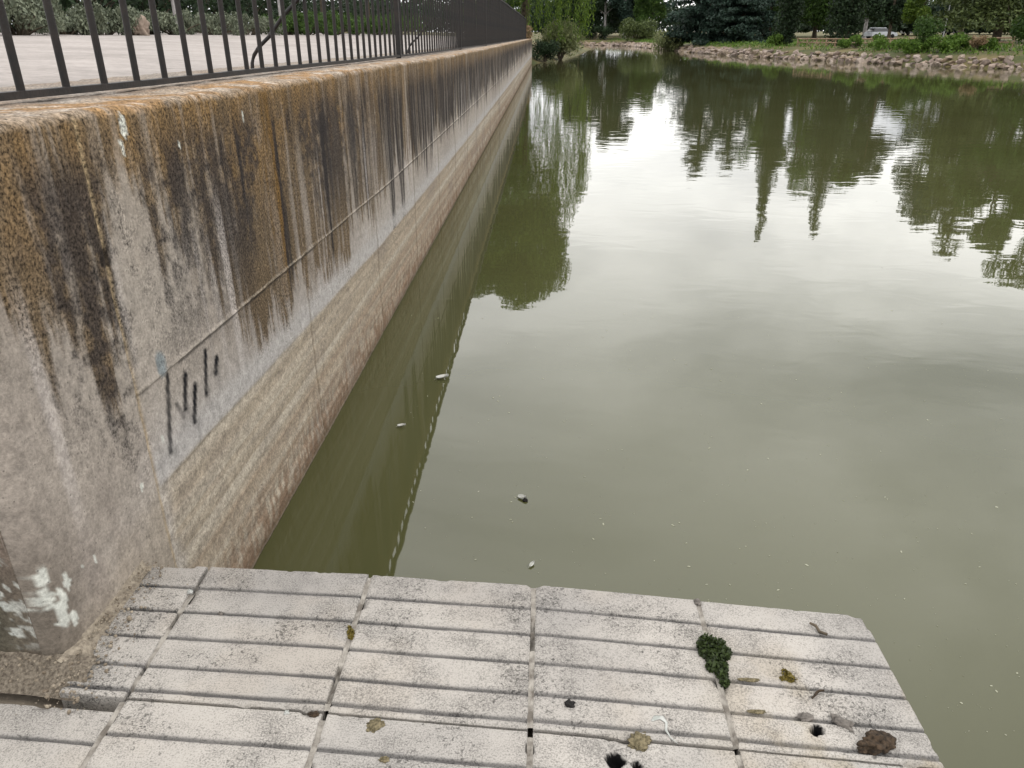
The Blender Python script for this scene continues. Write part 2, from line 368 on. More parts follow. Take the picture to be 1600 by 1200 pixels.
# promenade behind the railing, left of the wall
WX = -1.23                                               # face of the retaining wall
WY0, WY1 = 1.45, 66.0
def ztop(Y): return np.interp(Y, [0, 3, 10, 20, 66], [1.938, 1.906, 1.868, 1.852, 1.85])
ys = np.r_[np.arange(1.5, 20, 0.5), np.arange(20, 66.1, 2)]
xs = [-2.27, -2.6, -3.2, -4.5, -6, -7.5, -9, -11, -14, -20, -40, -120, -500]
P = np.zeros((len(ys), len(xs), 3))
for i, y in enumerate(ys):
    for j, x in enumerate(xs):
        z = np.interp(-x, [2.27, 2.6, 9, 20, 60, 500], [float(ztop(y)) - 0.012, float(ztop(y)) - 0.02, 2.09, 2.3, 2.8, 6])
        P[i, j] = (x, y, z + 0.02 * (fbm(x * .8, y * .8, 3, 3) - .5))
sheet('promenade', P, M['sand'])
# bank beyond the end of the wall
LB = smooth_line(resample(np.array([(-1.6, 65.6), (-0.6, 68), (0.8, 74), (1.8, 84), (2.6, 98), (4.5, 116), (7.4, 134), (6.6, 140), (0, 146), (-14, 152), (-40, 160), (-90, 170)], float), 1.5), 3)
lo = [(-1.2, -0.5), (0, -0.03), (0.8, 0.18), (2.5, 0.9), (5, 1.7), (9, 2.1), (30, 2.6), (120, 4), (400, 7)]
P = np.zeros((len(LB), len(lo), 3))
for k in range(len(LB)):
    for j, (s, z) in enumerate(lo): P[k, j] = (LB[k, 0] - s * 0.93, LB[k, 1] - s * 0.12 * (1 if LB[k, 1] > 70 else 0), z)
sheet('near_bank', P, M['bank'])

# ------------------------------------------------------------------ retaining wall
wall = empty('retaining_wall', (WX, WY0, 0), 'long stained concrete retaining wall rising from the water under the iron railing', 'wall')
JOINTS = [WY0, 2.036] + [2.036 + 1.727 * k for k in range(1, 38)]
JOINTS = [j for j in JOINTS if j < WY1 - 0.5] + [WY1]
SEAM = lambda Y: np.interp(Y, [2, 4, 6, 12, 66], [1.107, 1.075, 1.045, 1.04, 1.03])
PALE = lambda Y: np.interp(Y, [2, 2.6, 3.8, 5.7, 12, 66], [0.77, 0.755, 0.71, 0.66, 0.62, 0.60])
STROKES = [((2.229, 1.082), (2.152, 0.84), .015, 0.9), ((2.345, 1.03), (2.300, 0.93), .018, 1.0), ((2.40, 0.965), (2.345, 0.855), .017, 1.0),
           ((2.522, 1.045), (2.470, 0.905), .016, 1.0), ((2.600, 0.985), (2.575, 0.945), .019, .95), ((2.25, .965), (2.28, .905), .012, .55)]
C_BASE, C_PALE = np.array(lin(170, 161, 151)), np.array(lin(192, 184, 179))
C_BROWN, C_OCHRE, C_BLACK = np.array(lin(98, 82, 61)), np.array(lin(136, 105, 60)), np.array(lin(46, 42, 42))
C_GREY = np.array(lin(116, 106, 100)); C_BLUE = np.array(lin(182, 178, 175)); C_LOW = np.array(lin(172, 159, 141)); C_RUST = np.array(lin(132, 108, 88)); C_LIGHT = np.array(lin(198, 189, 174))
def mixc(c, k, col): return c * (1 - k[..., None]) + col * k[..., None]
def bumpf(Y, a, w): return np.exp(-((Y - a) / w) ** 2)
def stain(Y, z):
    zt = ztop(Y); t = zt - z
    c = np.ones(Y.shape + (3,)) * C_BASE
    big = fbm(Y * .9, z * 1.1, 4, 21); c = mixc(c, ss(.35, .75, big) * .45, C_GREY * 1.25); c = mixc(c, ss(.55, .8, fbm(Y * 2.3, z * 1.7, 4, 31)) * .6, C_PALE)
    # fine drips running down, in columns
    warp = 0.012 * (fbm(Y * 2, z * 4, 2, 77) - .5)
    s1 = fbm((Y + warp) * 7, z * .35, 3, 40); s2 = fbm((Y + warp) * 26, z * .8, 3, 50); s3 = fbm(Y * 60, z * 7, 3, 60)
    far = ss(4.2, 7.5, Y)
    # brown lichen sheet
    Lb = .44 + .62 * ss(2.35, 3.0, Y) * (1 - .45 * far) + .34 * (fbm(Y * 1.7, 0 * Y, 3, 8) - .5) + .42 * (s1 - .5) + .30 * (s2 - .5)
    Lb = Lb + .30 * bumpf(Y, 3.43, .085) + .10 * bumpf(Y, 6.95, .12) - .25 * bumpf(Y, 2.2, .13) + .35 * bumpf(Y, 1.93, .10) - .2 * bumpf(Y, 2.75, .2) + .25 * bumpf(Y, 4.6, .1)
    mb = ss(-.07, .12, Lb - t + .34 * (s3 - .5)) * (.45 + .55 * ss(.25, .5, s2 + .35 * (s3 - .5)))
    mb = mb * (1 - .55 * ss(.56, .72, s1) * ss(.15, .5, t))
    c = mixc(c, np.clip(mb, 0, 1) * .93, C_BROWN * (0.72 + .55 * fbm(Y * 5, z * 1.2, 3, 91))[..., None])
    # ochre near the top
    mo = ss(.62, .02, t + .45 * (fbm(Y * 2.6, z * 1.2, 4, 14) - .42)) * (.35 + .65 * ss(.4, .62, fbm(Y * 11, z * 5, 4, 15)))
    c = mixc(c, mo * (.60 - .2 * far), C_OCHRE)
    # grey-black weathering of the near end
    mg = ss(.36, .60, fbm(Y * 3.1, z * .9, 4, 33) + .55 * (fbm(Y * 34, z * 30, 4, 34) - .5) + .30 * (s2 - .5) + .14 * bumpf(Y, 1.9, .14) + .10 * bumpf(Y, 2.5, .15)) * ss(1.02, .42, t - .35 * bumpf(Y, 1.93, .1)) * (1 - far) * ss(.02, .2, t)
    c = mixc(c, mg * .80 * (1 - .75 * bumpf(Y, 2.19, .085) * ss(.1, .2, t)), C_BLACK * 1.25)
    # black streaks, isolated near, a curtain farther off
    Lk = -.16 + .34 * ss(2.7, 3.2, Y) * (1 - far) + 1.02 * far * (1 - .12 * ss(20, 40, Y)) + .55 * (s1 - .5) + .62 * (s2 - .5) + .30 * (fbm(Y * 1.1, 0 * Y, 2, 71) - .5)
    for a, w, k in ((4.30, .055, .75), (4.42, .03, .55), (4.95, .11, .62), (5.28, .06, .55), (6.15, .14, .55), (6.62, .10, .55), (3.52, .03, .62), (3.1, .02, .3), (2.93, .018, .4)): Lk = Lk + k * bumpf(Y, a, w) * 1.35
    Lk = Lk - .9 * bumpf(Y, 6.95, .13) - .5 * bumpf(Y, 5.6, .2) 
    mk = ss(-.04, .20, Lk - t + .12 * (s3 - .5)) * ss(.04, .30, t + .22 * (s1 - .4)) * (.55 + .45 * ss(.3, .55, s2))
    c = mixc(c, np.clip(mk, 0, 1) * .93, C_BLACK * (.75 + .5 * s3)[..., None])
    # one long ochre drip that crosses the board seam
    wd = .085 * np.clip((z - .915) / .40, 0, 1) ** .55
    dr = ss(wd + .012, wd - .012, np.abs(Y - 3.44 + .02 * (z - 1.2)) + .03 * (s3 - .5)) * ss(.92, .95, z)
    c = mixc(c, dr * (.45 + .4 * ss(.35, .65, s2 + .5 * (s3 - .5))), C_OCHRE * (.42 + .35 * s2)[..., None])
    dk = ss(.030, .008, np.abs(Y - 3.565)) * ss(.98, 1.05, z) * ss(1.55, 1.3, z); c = mixc(c, dk * .8, C_BLACK)
    # pale run-off lines
    pl = ss(.66, .80, fbm((Y + warp) * 17, z * .25, 2, 123)) * ss(.25, .6, t) * ss(1.25, .9, t)
    c = mixc(c, pl * .55, C_PALE)
    up = np.clip(np.maximum(np.maximum(np.maximum(mb, mk), mg), dr), 0, 1)
    # clean formwork band, pale tide band, rough lower band
    zp = PALE(Y) + .012 * (fbm(Y * 3, 0 * Y, 3, 5) - .5)
    inb = (Y > 2.036) * 1.0
    c = mixc(c, inb * ss(zp + .34, zp + .02, z) * .55 * (1 - up), C_BLUE)
    c = mixc(c, inb * ss(zp + .15, zp + .06, z) * ss(zp - .01, zp + .03, z) * .75, C_BLUE)
    low = inb * ss(zp + .008, zp - .012, z)
    lines = fbm(Y * .12, z * 20, 4, 61); fine = fbm(Y * 9, z * 34, 4, 62)
    cl = np.ones_like(c) * C_LOW
    cl = mixc(cl, ss(.50, .72, lines) * .6, C_LIGHT); cl = mixc(cl, ss(.50, .25, lines) * .40, C_RUST * 1.3); cl = mixc(cl, ss(.55, .3, fine) * .22, C_GREY); cl = mixc(cl, ss(.48, .75, fbm(Y * 1.6, z * 3, 4, 65)) * .35, C_GREY * 1.35)
    rust = ss(.42, .06, z + .10 * (fbm(Y * 8, z * 4, 4, 63) - .5)) * ss(.34, .62, fbm(Y * 40, z * 12, 4, 64))
    cl = mixc(cl, rust * .85, C_RUST * .95)
    cl = mixc(cl, ss(.13, .0, z) * .6, C_RUST * .8)
    low2 = low * (1 - .6 * ss(2.13, 2.036, Y + .06 * (fbm(z * 9, Y * 9, 3, 68) - .5)))
    c = c * (1 - low2[..., None]) + .95 * cl * low2[..., None]
    c = mixc(c, ss(.022, .012, z) * ss(.004, .010, z) * .5, C_LIGHT)
    c = mixc(c, ss(.045, .015, z + .03 * (fbm(Y * 14, z * 3, 3, 111) - .5)) * .6, np.array(lin(84, 70, 50)))
    c = mixc(c, ss(.008, .0, z) * .8, np.array(lin(60, 52, 36)))
    # smooth grey render on the block beside the jetty
    nb = (Y <= 2.036) * ss(1.12, .78, z + .35 * (fbm(Y * 4, z * 1.5, 3, 44) - .5))
    c = mixc(c, nb * .8, C_BASE * .98); c = mixc(c, nb * ss(.5, .75, fbm(Y * 6, z * 1.4, 3, 45)) * .4, C_GREY * 1.1)
    c = mixc(c, (Y <= 2.036) * ss(.80, .62, z + .16 * (fbm(Y * 9, z * 9, 4, 46) - .5)) * .5, C_LOW * .82)
    cn = ss(.20, .0, Y - WY0 + .12 * (fbm(Y * 12, z * 5, 4, 47) - .5)) * ss(1.15, .75, z)
    c = mixc(c, cn * .75, np.array(lin(104, 96, 86)))
    # board seam: thin pale line above, dark below
    sz = SEAM(Y)
    c = mixc(c, inb * bumpf(z, sz - .010, .006) * .65 * ss(.3, .5, fbm(Y * 5, 0 * Y, 3, 9)), C_BLACK); c = mixc(c, inb * bumpf(z, sz + .004, .004) * .30, C_LIGHT * .8)
    # joints
    for j in JOINTS[1:-1]:
        if j > 25: break
        w = .006 + .0006 * j
        c = mixc(c, bumpf(Y, j + .010 * (fbm(z * 5, 0 * z, 3, 2) - .5), w) * (.75 if j < 2.1 else .55) * (.5 + fbm(z * 6, 0 * z + j, 3, 4)).clip(0, 1), np.array(lin(96, 80, 60)) if j > 2.1 else np.array(lin(172, 152, 120)))
    # spray-paint strokes
    for (y0, z0), (y1, z1), w, k in STROKES:
        dy, dz = y1 - y0, z1 - z0; u = np.clip(((Y - y0) * dy + (z - z0) * dz) / (dy * dy + dz * dz), 0, 1)
        d = np.hypot(Y - y0 - u * dy, z - z0 - u * dz)
        drip = bumpf(Y, y0 + (y1 - y0) * .6, w * 1.4) * ss(z1 - .12, z1, z) * (z < z1) * .35
        c = mixc(c, np.clip(k * ss(w * 1.3, w * .5, d) * (1.05 + .5 * (s3 - .4)) * (1 - .2 * u) + drip * k, 0, 1), np.array(lin(20, 20, 25)))
    # small white paint spots
    for a, b, w in ((1.53, .80, .012), (1.505, .765, .016), (1.49, .735, .018), (1.475, .86, .014), (1.47, .80, .02), (1.52, .70, .012), (1.60, .80, .006), (1.66, .78, .005), (2.12, .905, .007), (1.95, .83, .008), (2.27, 1.86, .018), (2.24, 1.80, .012), (2.6, 1.76, .008), (3.2, 1.80, .01)):
        d = np.hypot(Y - a, (z - b) * .45); c = mixc(c, ss(w, w * .82, d + w * 1.5 * (fbm(Y * 60, z * 60, 3, 112) - .5)) * .9, np.array(lin(212, 214, 206)))
    c = mixc(c, ss(.030, .022, np.maximum(abs(Y - 2.034), abs(z - 1.533))) * .9, np.array(lin(40, 34, 30)))  # small square hole: its inner shade painted on the flat face
    c = mixc(c, ss(.040, .022, np.hypot((Y - 2.205) * 1.1, (z - 1.135) * .75) + .02 * (s3 - .5)) * .85, np.array(lin(132, 142, 146)))
    a = np.clip(.20 + .75 * up + .14 * low + .1 * mo, 0, 1)
    return np.concatenate([c * .77, a[..., None]], -1)
def topstain(Y, x):
    n = fbm(Y * 6, x * 7, 5, 81); n2 = fbm(Y * 14, x * 14, 4, 82); n3 = fbm(Y * 40, x * 40, 3, 83)
    c = np.ones(Y.shape + (3,)) * np.array(lin(168, 152, 134))
    c = mixc(c, ss(.46, .62, n) * .8, np.array(lin(160, 122, 76))); c = mixc(c, ss(.54, .7, n2) * .7, np.array(lin(204, 194, 182))); c = mixc(c, ss(.55, .72, n3) * .6, np.array(lin(110, 92, 74)))
    c = mixc(c, ss(-1.44, -1.54, x) * .65, np.array(lin(140, 134, 128)))
    return np.concatenate([c * .66, np.full(Y.shape + (1,), .75)], -1)
def wall_panel(y0, y1, name='wall_panel'):
    n = max(7, int((y1 - y0) / max(.008, .0042 * (y0 + y1) / 2)))
    Yc = np.linspace(y0, y1, n + 1)
    fine = y0 < 9
    zs = list(np.arange(-.4, 0, .1)) + list(np.arange(0, 1.83, .0095 if fine else (.02 if y0 < 25 else .04))) 
    sm = float(SEAM((y0 + y1) / 2)); zs = sorted(set([round(v, 4) for v in zs] + [round(sm + d, 4) for d in (-.014, -.009, -.005, 0, .004, .009)]))
    zs = np.array(zs)
    R = .028
    rows = [(0, z, 0) for z in zs] + [(-R * (1 - math.cos(a)), None, R * math.sin(a)) for a in np.linspace(.22, math.pi / 2, 7)]
    xt = (list(np.arange(-.035, -.42, -.0125)) + [-.50, -.60, -.80, -1.045]) if y0 < 9 else [-.05, -.09, -.13, -.17, -.22, -.27, -.32, -.36, -.42, -.60, -.80, -1.045]
    P = np.zeros((n + 1, len(rows) + len(xt), 3)); C = np.zeros((n + 1, len(rows) + len(xt), 4))
    zt = ztop(Yc); wob = .022 * (fbm(Yc * 1.6, 0 * Yc, 3, 19) - .5) - .006 * ss(.5, .7, fbm(Yc * 5, 0 * Yc, 3, 20))
    nr = len(rows)
    Zg = np.zeros((n + 1, nr)); Dx = np.array([r[0] for r in rows])[None, :] + 0 * Zg
    isf = np.array([r[1] is not None for r in rows])
    for j, (dx, z, dz) in enumerate(rows):
        if z is None: Zg[:, j] = zt + wob - R + dz
        elif z > 1.5: Zg[:, j] = 1.5 + (z - 1.5) * (zt + wob - R - 1.5) / (zs[-1] - 1.5)
        else: Zg[:, j] = z
    Yg = Yc[:, None] + 0 * Zg
    x = Dx + .007 * (fbm(Yg * 3, Zg * 3, 4, 70) - .5) + .004 * (fbm(Yg * 24, Zg * 24, 2, 71) - .5)
    x = x + isf * (Yg > 2.036) * (.005 * np.exp(-((Zg - SEAM(Yg)) / .005) ** 2) + (.010 * (fbm(Yg * .3, Zg * 26, 3, 72) - .5) - .003) * ss(PALE(Yg), PALE(Yg) - .02, Zg))
    edge = ss(R + .02, R * .6, (zt + wob)[:, None] - Zg)
    x = x + edge * (.009 * (fbm(Yg * 40, Zg * 40 + Dx * 40, 4, 73) - .5) - .006 * ss(.5, .8, fbm(Yg * 15, Zg * 12, 4, 75)))
    cr = .06; q = np.clip(1 - (Yg - WY0) / cr, 0, 1); x = x - cr * (1 - np.sqrt(1 - q * q)) * (Yg < WY0 + cr)
    P[:, :nr, 0] = x; P[:, :nr, 1] = Yg; P[:, :nr, 2] = Zg + edge * .006 * (fbm(Yg * 40, Dx * 60, 2, 76) - .5)
    Cs = stain(Yg, Zg); kk = (np.array([r[2] for r in rows]) / R).clip(0, 1)[None, :, None] * .8
    C[:, :nr] = Cs * (1 - kk) + topstain(Yg, WX + x) * kk
    Xg = np.array(xt)[None, :] + np.zeros((n + 1, len(xt))); Yh = Yc[:, None] + 0 * Xg
    P[:, nr:, 0] = Xg; P[:, nr:, 1] = Yh
    P[:, nr:, 2] = (zt[:, None] + wob[:, None] * np.maximum(0, 1 + Xg * 3)) + .012 * (fbm(Yh * 12, Xg * 12, 4, 74) - .5)
    C[:, nr:] = topstain(Yh, WX + Xg)
    P[0, :, 0] -= .004; P[-1, :, 0] -= .004
    P[:, :, 1] -= WY0
    o = link(name, grid_mesh(name, P, True, C, flip=True), M['wall'], wall)
    return o
for a, b in zip(JOINTS[:-1], JOINTS[1:]): wall_panel(a, b)
# end face towards the jetty steps
xe = np.linspace(0, -2.2, 300); ze = np.arange(-.2, 1.90, .008)
XX, ZZ = np.meshgrid(xe, ze, indexing='ij')
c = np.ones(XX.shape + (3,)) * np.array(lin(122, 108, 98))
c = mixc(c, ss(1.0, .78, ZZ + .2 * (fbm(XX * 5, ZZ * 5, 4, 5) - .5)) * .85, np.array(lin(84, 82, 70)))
c = mixc(c, ss(.45, .65, fbm(XX * 7, ZZ * 7, 4, 6)) * .5, np.array(lin(64, 60, 52)))
wp = ss(.545, .565, fbm(XX * 22 + ZZ * 9, ZZ * 34, 5, 7)) * ss(.66, .72, ZZ + .06 * fbm(XX * 9, ZZ * 9, 2, 8)) * ss(.98, .86, ZZ)
c = mixc(c, wp * .9, np.array(lin(206, 210, 204)))
c = mixc(c, ss(-.12, 0, XX + .1 * (fbm(XX * 9, ZZ * 7, 3, 13) - .5)) * .5, np.array(lin(112, 102, 92)))
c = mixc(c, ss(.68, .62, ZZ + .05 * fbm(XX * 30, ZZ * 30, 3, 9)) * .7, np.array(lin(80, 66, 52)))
P = np.stack([XX - .06, 0 * XX + .012 * (fbm(XX * 6, ZZ * 6, 4, 12) - .5) * ss(0, -.03, XX), ZZ], -1)
link('end_face', grid_mesh('end_face', P, True, np.concatenate([c * .8, np.full(XX.shape + (1,), .3)], -1)), M['wall'], wall)

# ------------------------------------------------------------------ jetty with paving slabs
DZ = 0.6
def cornerY(X, r):
    e = [np.interp(X, [-1.3, -1.026, -.511, -.011, .467, .937], [1.872, 1.863, 1.848, 1.821, 1.773, 1.726]),
         np.interp(X, [-1.3, -1.021, -.518, -.013, .464, .937], [1.362, 1.348, 1.327, 1.296, 1.264, 1.228])]
    return float(e[r]) if r < 2 else float(e[1]) - .515 * (r - 1)
XB = [-1.205, -1.023, -.513, -.012, .467, .932]
bmx = bmesh.new()
out = [(-1.23, cornerY(-1.23, 0) - .02), (.925, cornerY(.932, 0) - .02), (.925, -1.6), (-2.4, -1.6), (-2.4, 1.445), (-1.23, 1.445)]
lo_ = [bmx.verts.new((x, y, -1.0)) for x, y in out]; hi_ = [bmx.verts.new((x, y, DZ - .062)) for x, y in out]
bmx.faces.new(hi_[::-1]); bmx.faces.new(lo_)
for k in range(len(out)): bmx.faces.new((lo_[k], hi_[k], hi_[(k + 1) % len(out)], lo_[(k + 1) % len(out)]))
bmesh.ops.recalc_face_normals(bmx, faces=bmx.faces)
me = bpy.data.meshes.new('jetty'); bmx.to_mesh(me); bmx.free()
jetty = tag(link('jetty', me, M['base']), kind='structure')
def D(px, py):
    """point of the jetty deck under a photo pixel"""
    u = (px - 800) / 1185; v = (py - 600) / 1185; c, s = math.cos(PITCH), math.sin(PITCH)
    fx, fy, fz_ = -math.sin(YAW) * (c - v * s), math.cos(YAW) * (c - v * s), -s - v * c
    fx += u * math.cos(YAW); fy += u * math.sin(YAW); k = (DZ - EYE) / fz_
    return fx * k, fy * k
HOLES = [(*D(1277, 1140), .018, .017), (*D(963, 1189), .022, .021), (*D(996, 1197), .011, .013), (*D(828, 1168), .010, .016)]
SLAB_C, GROOVE_C = np.array(lin(201, 195, 187)), np.array(lin(92, 90, 90))
def slab(x0, x1, r, gap=.006, seed=0, dz=0.0, cut=None):
    nu = max(8, int((x1 - x0) / (.005 if r < 2 else .012))); v = list(np.arange(.006, .99, .0105)) if r < 2 else []
    for k in range(5):
        v += [k / 5 + d for d in (0.0, .005, .009, .013, .018, .028, .045, .065, .085, .10, .115, .135, .155, .172, .182, .187, .191, .195)]
    v = np.array(sorted(set(v + [.9445, .948, .951, .955, .959, .962, .9655, .98, .99, 1.0]))); u = np.linspace(0, 1, nu + 1)
    U, V = np.meshgrid(u, v, indexing='ij')
    X = x0 + gap + U * (x1 - x0 - 2 * gap)
    e0 = np.array([cornerY(x, r) for x in X[:, 0]])[:, None] + 0 * X; e1 = np.array([cornerY(x, r + 1) for x in X[:, 0]])[:, None] + 0 * X
    e0 = e0 - (cut or 0)
    Y = e0 - (gap * .6 if r else 0) - V * (e0 - e1 - gap * (1.2 if r else .6))
    d = np.abs(((V * 5 + .5) % 1) - .5) / 5 * .515                 # distance to the nearest groove line (metres)
    d = np.where((V < .1) | (V > .97), .05, d); d = np.minimum(d, np.abs(V - .955) * .515)
    edge = np.minimum(V, 1 - V) * .515
    w = .0036 + .0028 * (fbm(X * 30, Y * 30, 3, 90) - .4)
    groove = ss(w + .0032, w, d)
    eu = np.minimum(U, 1 - U) * (x1 - x0)
    chip = ss(.004, 0, np.minimum(eu, edge)) 
    chipn = ss(.60, .72, fbm(X * 14, Y * 14, 3, 91)) * ss(.018, 0, np.minimum(eu, edge))
    Z = DZ + dz - .0055 * groove - .004 * chip - .010 * chipn + .0030 * (fbm(X * 4, Y * 4, 3, 92) - .5) + .0012 * (fbm(X * 60, Y * 60, 2, 93) - .5)
    c = np.ones(X.shape + (3,)) * SLAB_C * (.93 + .13 * (seed % 1))
    hole = 0 * X; hole_shade = 0 * X
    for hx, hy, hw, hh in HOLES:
        a_ = np.hypot((X - hx) / hw, (Y - hy) / hh) + .9 * (fbm(X * 55, Y * 55, 3, 101) - .5); hole = np.maximum(hole, ss(1.0, .55, a_)); hole_shade = np.maximum(hole_shade, ss(1.06, .96, a_))
    Z = Z - .032 * hole
    c = mixc(c, ss(.4, .7, fbm(X * 3.5 + seed, Y * 3.5, 4, 94)) * .55, np.array(lin(178, 174, 169)))
    c = mixc(c, ss(.5, .75, fbm(X * 5, Y * 5 + seed, 4, 95)) * .45, np.array(lin(200, 190, 177)))
    # dark algae along the grooves, smeared over their far lip, and stained patches by the water
    sm = ss(.017, .003, d + .012 * (fbm(X * 25, Y * 60, 3, 96) - .35)) * (.35 + .5 * fbm(X * 4, Y * 9, 3, 97))
    c = mixc(c, sm * .6, np.array(lin(128, 126, 126))); c = mixc(c, groove * .88 * (.55 + .5 * fbm(X * 7, Y * 20, 3, 98)).clip(0, 1), GROOVE_C * .8)
    c = mixc(c, ss(.55, .85, fbm(X * 2, Y * 2, 3, 99) + .25 * ss(1.6, 1.85, Y)) * .35, np.array(lin(152, 148, 145)))
    c = mixc(c, hole_shade, np.array(lin(9, 8, 8)))  # near-black painted into the shallow pits, for the shade of deep holes
    rb = ss(.2, .9, X) * ss(1.65, 1.45, Y)
    c = mixc(c, rb * ss(.5, .7, fbm(X * 9, Y * 9, 4, 100)) * .5, np.array(lin(176, 160, 128)))
    n, m = X.shape
    G = np.stack([X, Y, Z], -1)
    # skirt down the four sides
    i = np.arange(n * m).reshape(n, m)
    Q = np.stack([i[:-1, :-1], i[:-1, 1:], i[1:, 1:], i[1:, :-1]], -1).reshape(-1, 4)
    ring = np.concatenate([i[:, 0], i[-1, 1:], i[-2::-1, -1], i[0, -2:0:-1]])
    B = G.reshape(-1, 3)[ring].copy(); B[:, 2] = DZ + dz - .07
    k = np.arange(len(ring)); nx = np.roll(k, -1); o = n * m
    Q2 = np.stack([ring, ring[nx], o + nx, o + k], -1)
    me = mesh_np('paving_slab', np.concatenate([G.reshape(-1, 3), B]), np.concatenate([Q, Q2[:, ::-1]]), False)
    me.polygons.foreach_set('use_smooth', np.r_[np.ones(len(Q), bool), np.zeros(len(Q2), bool)])
    a = me.color_attributes.new('stain', 'FLOAT_COLOR', 'POINT')
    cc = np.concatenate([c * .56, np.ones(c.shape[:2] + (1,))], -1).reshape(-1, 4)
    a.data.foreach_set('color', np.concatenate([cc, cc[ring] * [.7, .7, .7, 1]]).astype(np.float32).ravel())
    o = link('paving_slab', me, M['slab'], jetty)
    return o
rr = random.Random(3)
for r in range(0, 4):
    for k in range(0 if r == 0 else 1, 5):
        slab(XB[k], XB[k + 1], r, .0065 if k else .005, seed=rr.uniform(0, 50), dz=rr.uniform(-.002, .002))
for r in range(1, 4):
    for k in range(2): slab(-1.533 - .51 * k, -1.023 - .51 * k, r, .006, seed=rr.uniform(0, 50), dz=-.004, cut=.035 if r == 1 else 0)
def tube_mesh(pts, rad, sides=7, cap=True):
    pts = [Vector(p) for p in pts]; V = []; Q = []
    for i, p in enumerate(pts):
        t = (pts[min(i + 1, len(pts) - 1)] - pts[max(i - 1, 0)]).normalized()
        a = t.orthogonal().normalized() if abs(t.z) > .9 else t.cross(Vector((0, 0, 1))).normalized()
        if abs(t.z) > .9: a = (Vector((1, 0, 0)) - t * t.x).normalized()
        b = t.cross(a)
        for s in range(sides):
            q = p + (a * math.cos(2 * math.pi * s / sides) + b * math.sin(2 * math.pi * s / sides)) * rad[i]
            V.append(tuple(q))
    for i in range(len(pts) - 1):
        for s in range(sides):
            s2 = (s + 1) % sides
            Q.append((i * sides + s, i * sides + s2, (i + 1) * sides + s2, (i + 1) * sides + s))
    return V, Q
def tubes(name, lst, m, parent=None, sides=7, smooth=True):
    V = []; Q = []
    for pts, rad in lst:
        v, q = tube_mesh(pts, rad, sides); o = len(V); V += v; Q += [tuple(i + o for i in f) for f in q]
    return link(name, mesh_np(name, V, Q, smooth), m, parent)
def box(name, x0, x1, y0, y1, z0, z1, m, parent=None, bev=0.0):
    b = bmesh.new(); bmesh.ops.create_cube(b, size=1)
    for v in b.verts: v.co = ((x0 + x1) / 2 + v.co.x * (x1 - x0), (y0 + y1) / 2 + v.co.y * (y1 - y0), (z0 + z1) / 2 + v.co.z * (z1 - z0))
    if bev: bmesh.ops.bevel(b, geom=b.edges[:], offset=bev, segments=1, affect='EDGES')
    me = bpy.data.meshes.new(name); b.to_mesh(me); b.free()
    return link(name, me, m, parent)
# crumbling mortar in the joints between the columns
for k in range(1, 5):
    for r in range(0, 3):
        y1 = cornerY(XB[k], r) - .012; y0 = cornerY(XB[k], r + 1) + .006
        yy = np.linspace(y0, y1, 70); xx = np.linspace(-.0075, .0075, 7)
        A, Bx = np.meshgrid(yy, xx, indexing='ij')
        Z = DZ - .0035 + .009 * (fbm(A * 30 + k * 9, Bx * 120, 4, 55) - .5) - .016 * ss(.58, .68, fbm(A * 13 + k * 5, 0 * A + r, 3, 56))
        link('mortar_joint', grid_mesh('mortar_joint', np.stack([XB[k] + Bx + .003 * (fbm(A * 18, 0 * A, 2, 57) - .5), A, Z], -1), False, flip=True), M['mortar'], jetty)

# ------------------------------------------------------------------ iron railing on the wall
rail = empty('iron_railing', (-1.59, 1.6, 1.9), 'black iron railing of upright round bars standing along the wall top', 'railing')
def ZR(Y): return float(ztop(Y)) + .006
RX = -1.59
def rel(p): return (p[0] + 1.59, p[1] - 1.6, p[2] - 1.9)
FH = 1.31
barme = None
yb = 2.391 - 3 * .2372; k = 0; FEND = 61.5
v, q = tube_mesh([(0, 0, .0), (0, 0, FH)], [.0125, .0125], 9)
barme = mesh_np('bar', v, q, True); barme.materials.append(M['iron'])
while yb < FEND:
    o = link('bar', barme, None, rail); o.location = rel((RX, yb, ZR(yb) + .02)); o.rotation_euler = (random.gauss(0, .004), random.gauss(0, .004), 0)
    yb += .2372
def railbar(name, z0, z1, hw):
    yy = np.r_[np.arange(1.6, 20, .4), np.arange(20, FEND + .1, 2)]
    sec = [(-hw, z0), (hw, z0), (hw, z1), (-hw, z1)]
    P = np.array([[rel((RX + a + .004 * (vnoise(y * .7, 3.3, 5) - .5), y, ZR(y) + b + .006 * (vnoise(y * .9, 1.1, 6) - .5))) for a, b in sec + sec[:1]] for y in yy])
    return link(name, grid_mesh(name, P, False, flip=True), M['iron'], rail)
railbar('bottom_rail', .006, .028, .020); railbar('top_rail', FH - .01, FH + .03, .022)
for y in [8.72 + 6.26 * i for i in range(9) if 8.72 + 6.26 * i < FEND] + [2.46]:
    if y > 3: box('post', .0 - .025, .025, y + .05 - 1.6, y + .10 - 1.6, ZR(y) - 1.9 - .02, ZR(y) - 1.9 + FH + .06, M['iron'], rail, .004)
for y in [5.45 + 6.26 * i for i in range(9)]:
    z = ZR(y) - .02
    pts = [(-1.985, y, z), (-1.98, y, z + .05), (-1.96, y, z + .10), (-1.92, y, z + .15), (-1.84, y, z + .215), (-1.74, y, z + .33), (-1.58, y, z + .47)]
    t_ = tubes('brace', [([rel(p) for p in pts], [.0125] * len(pts))], M['iron'], rail, 8)

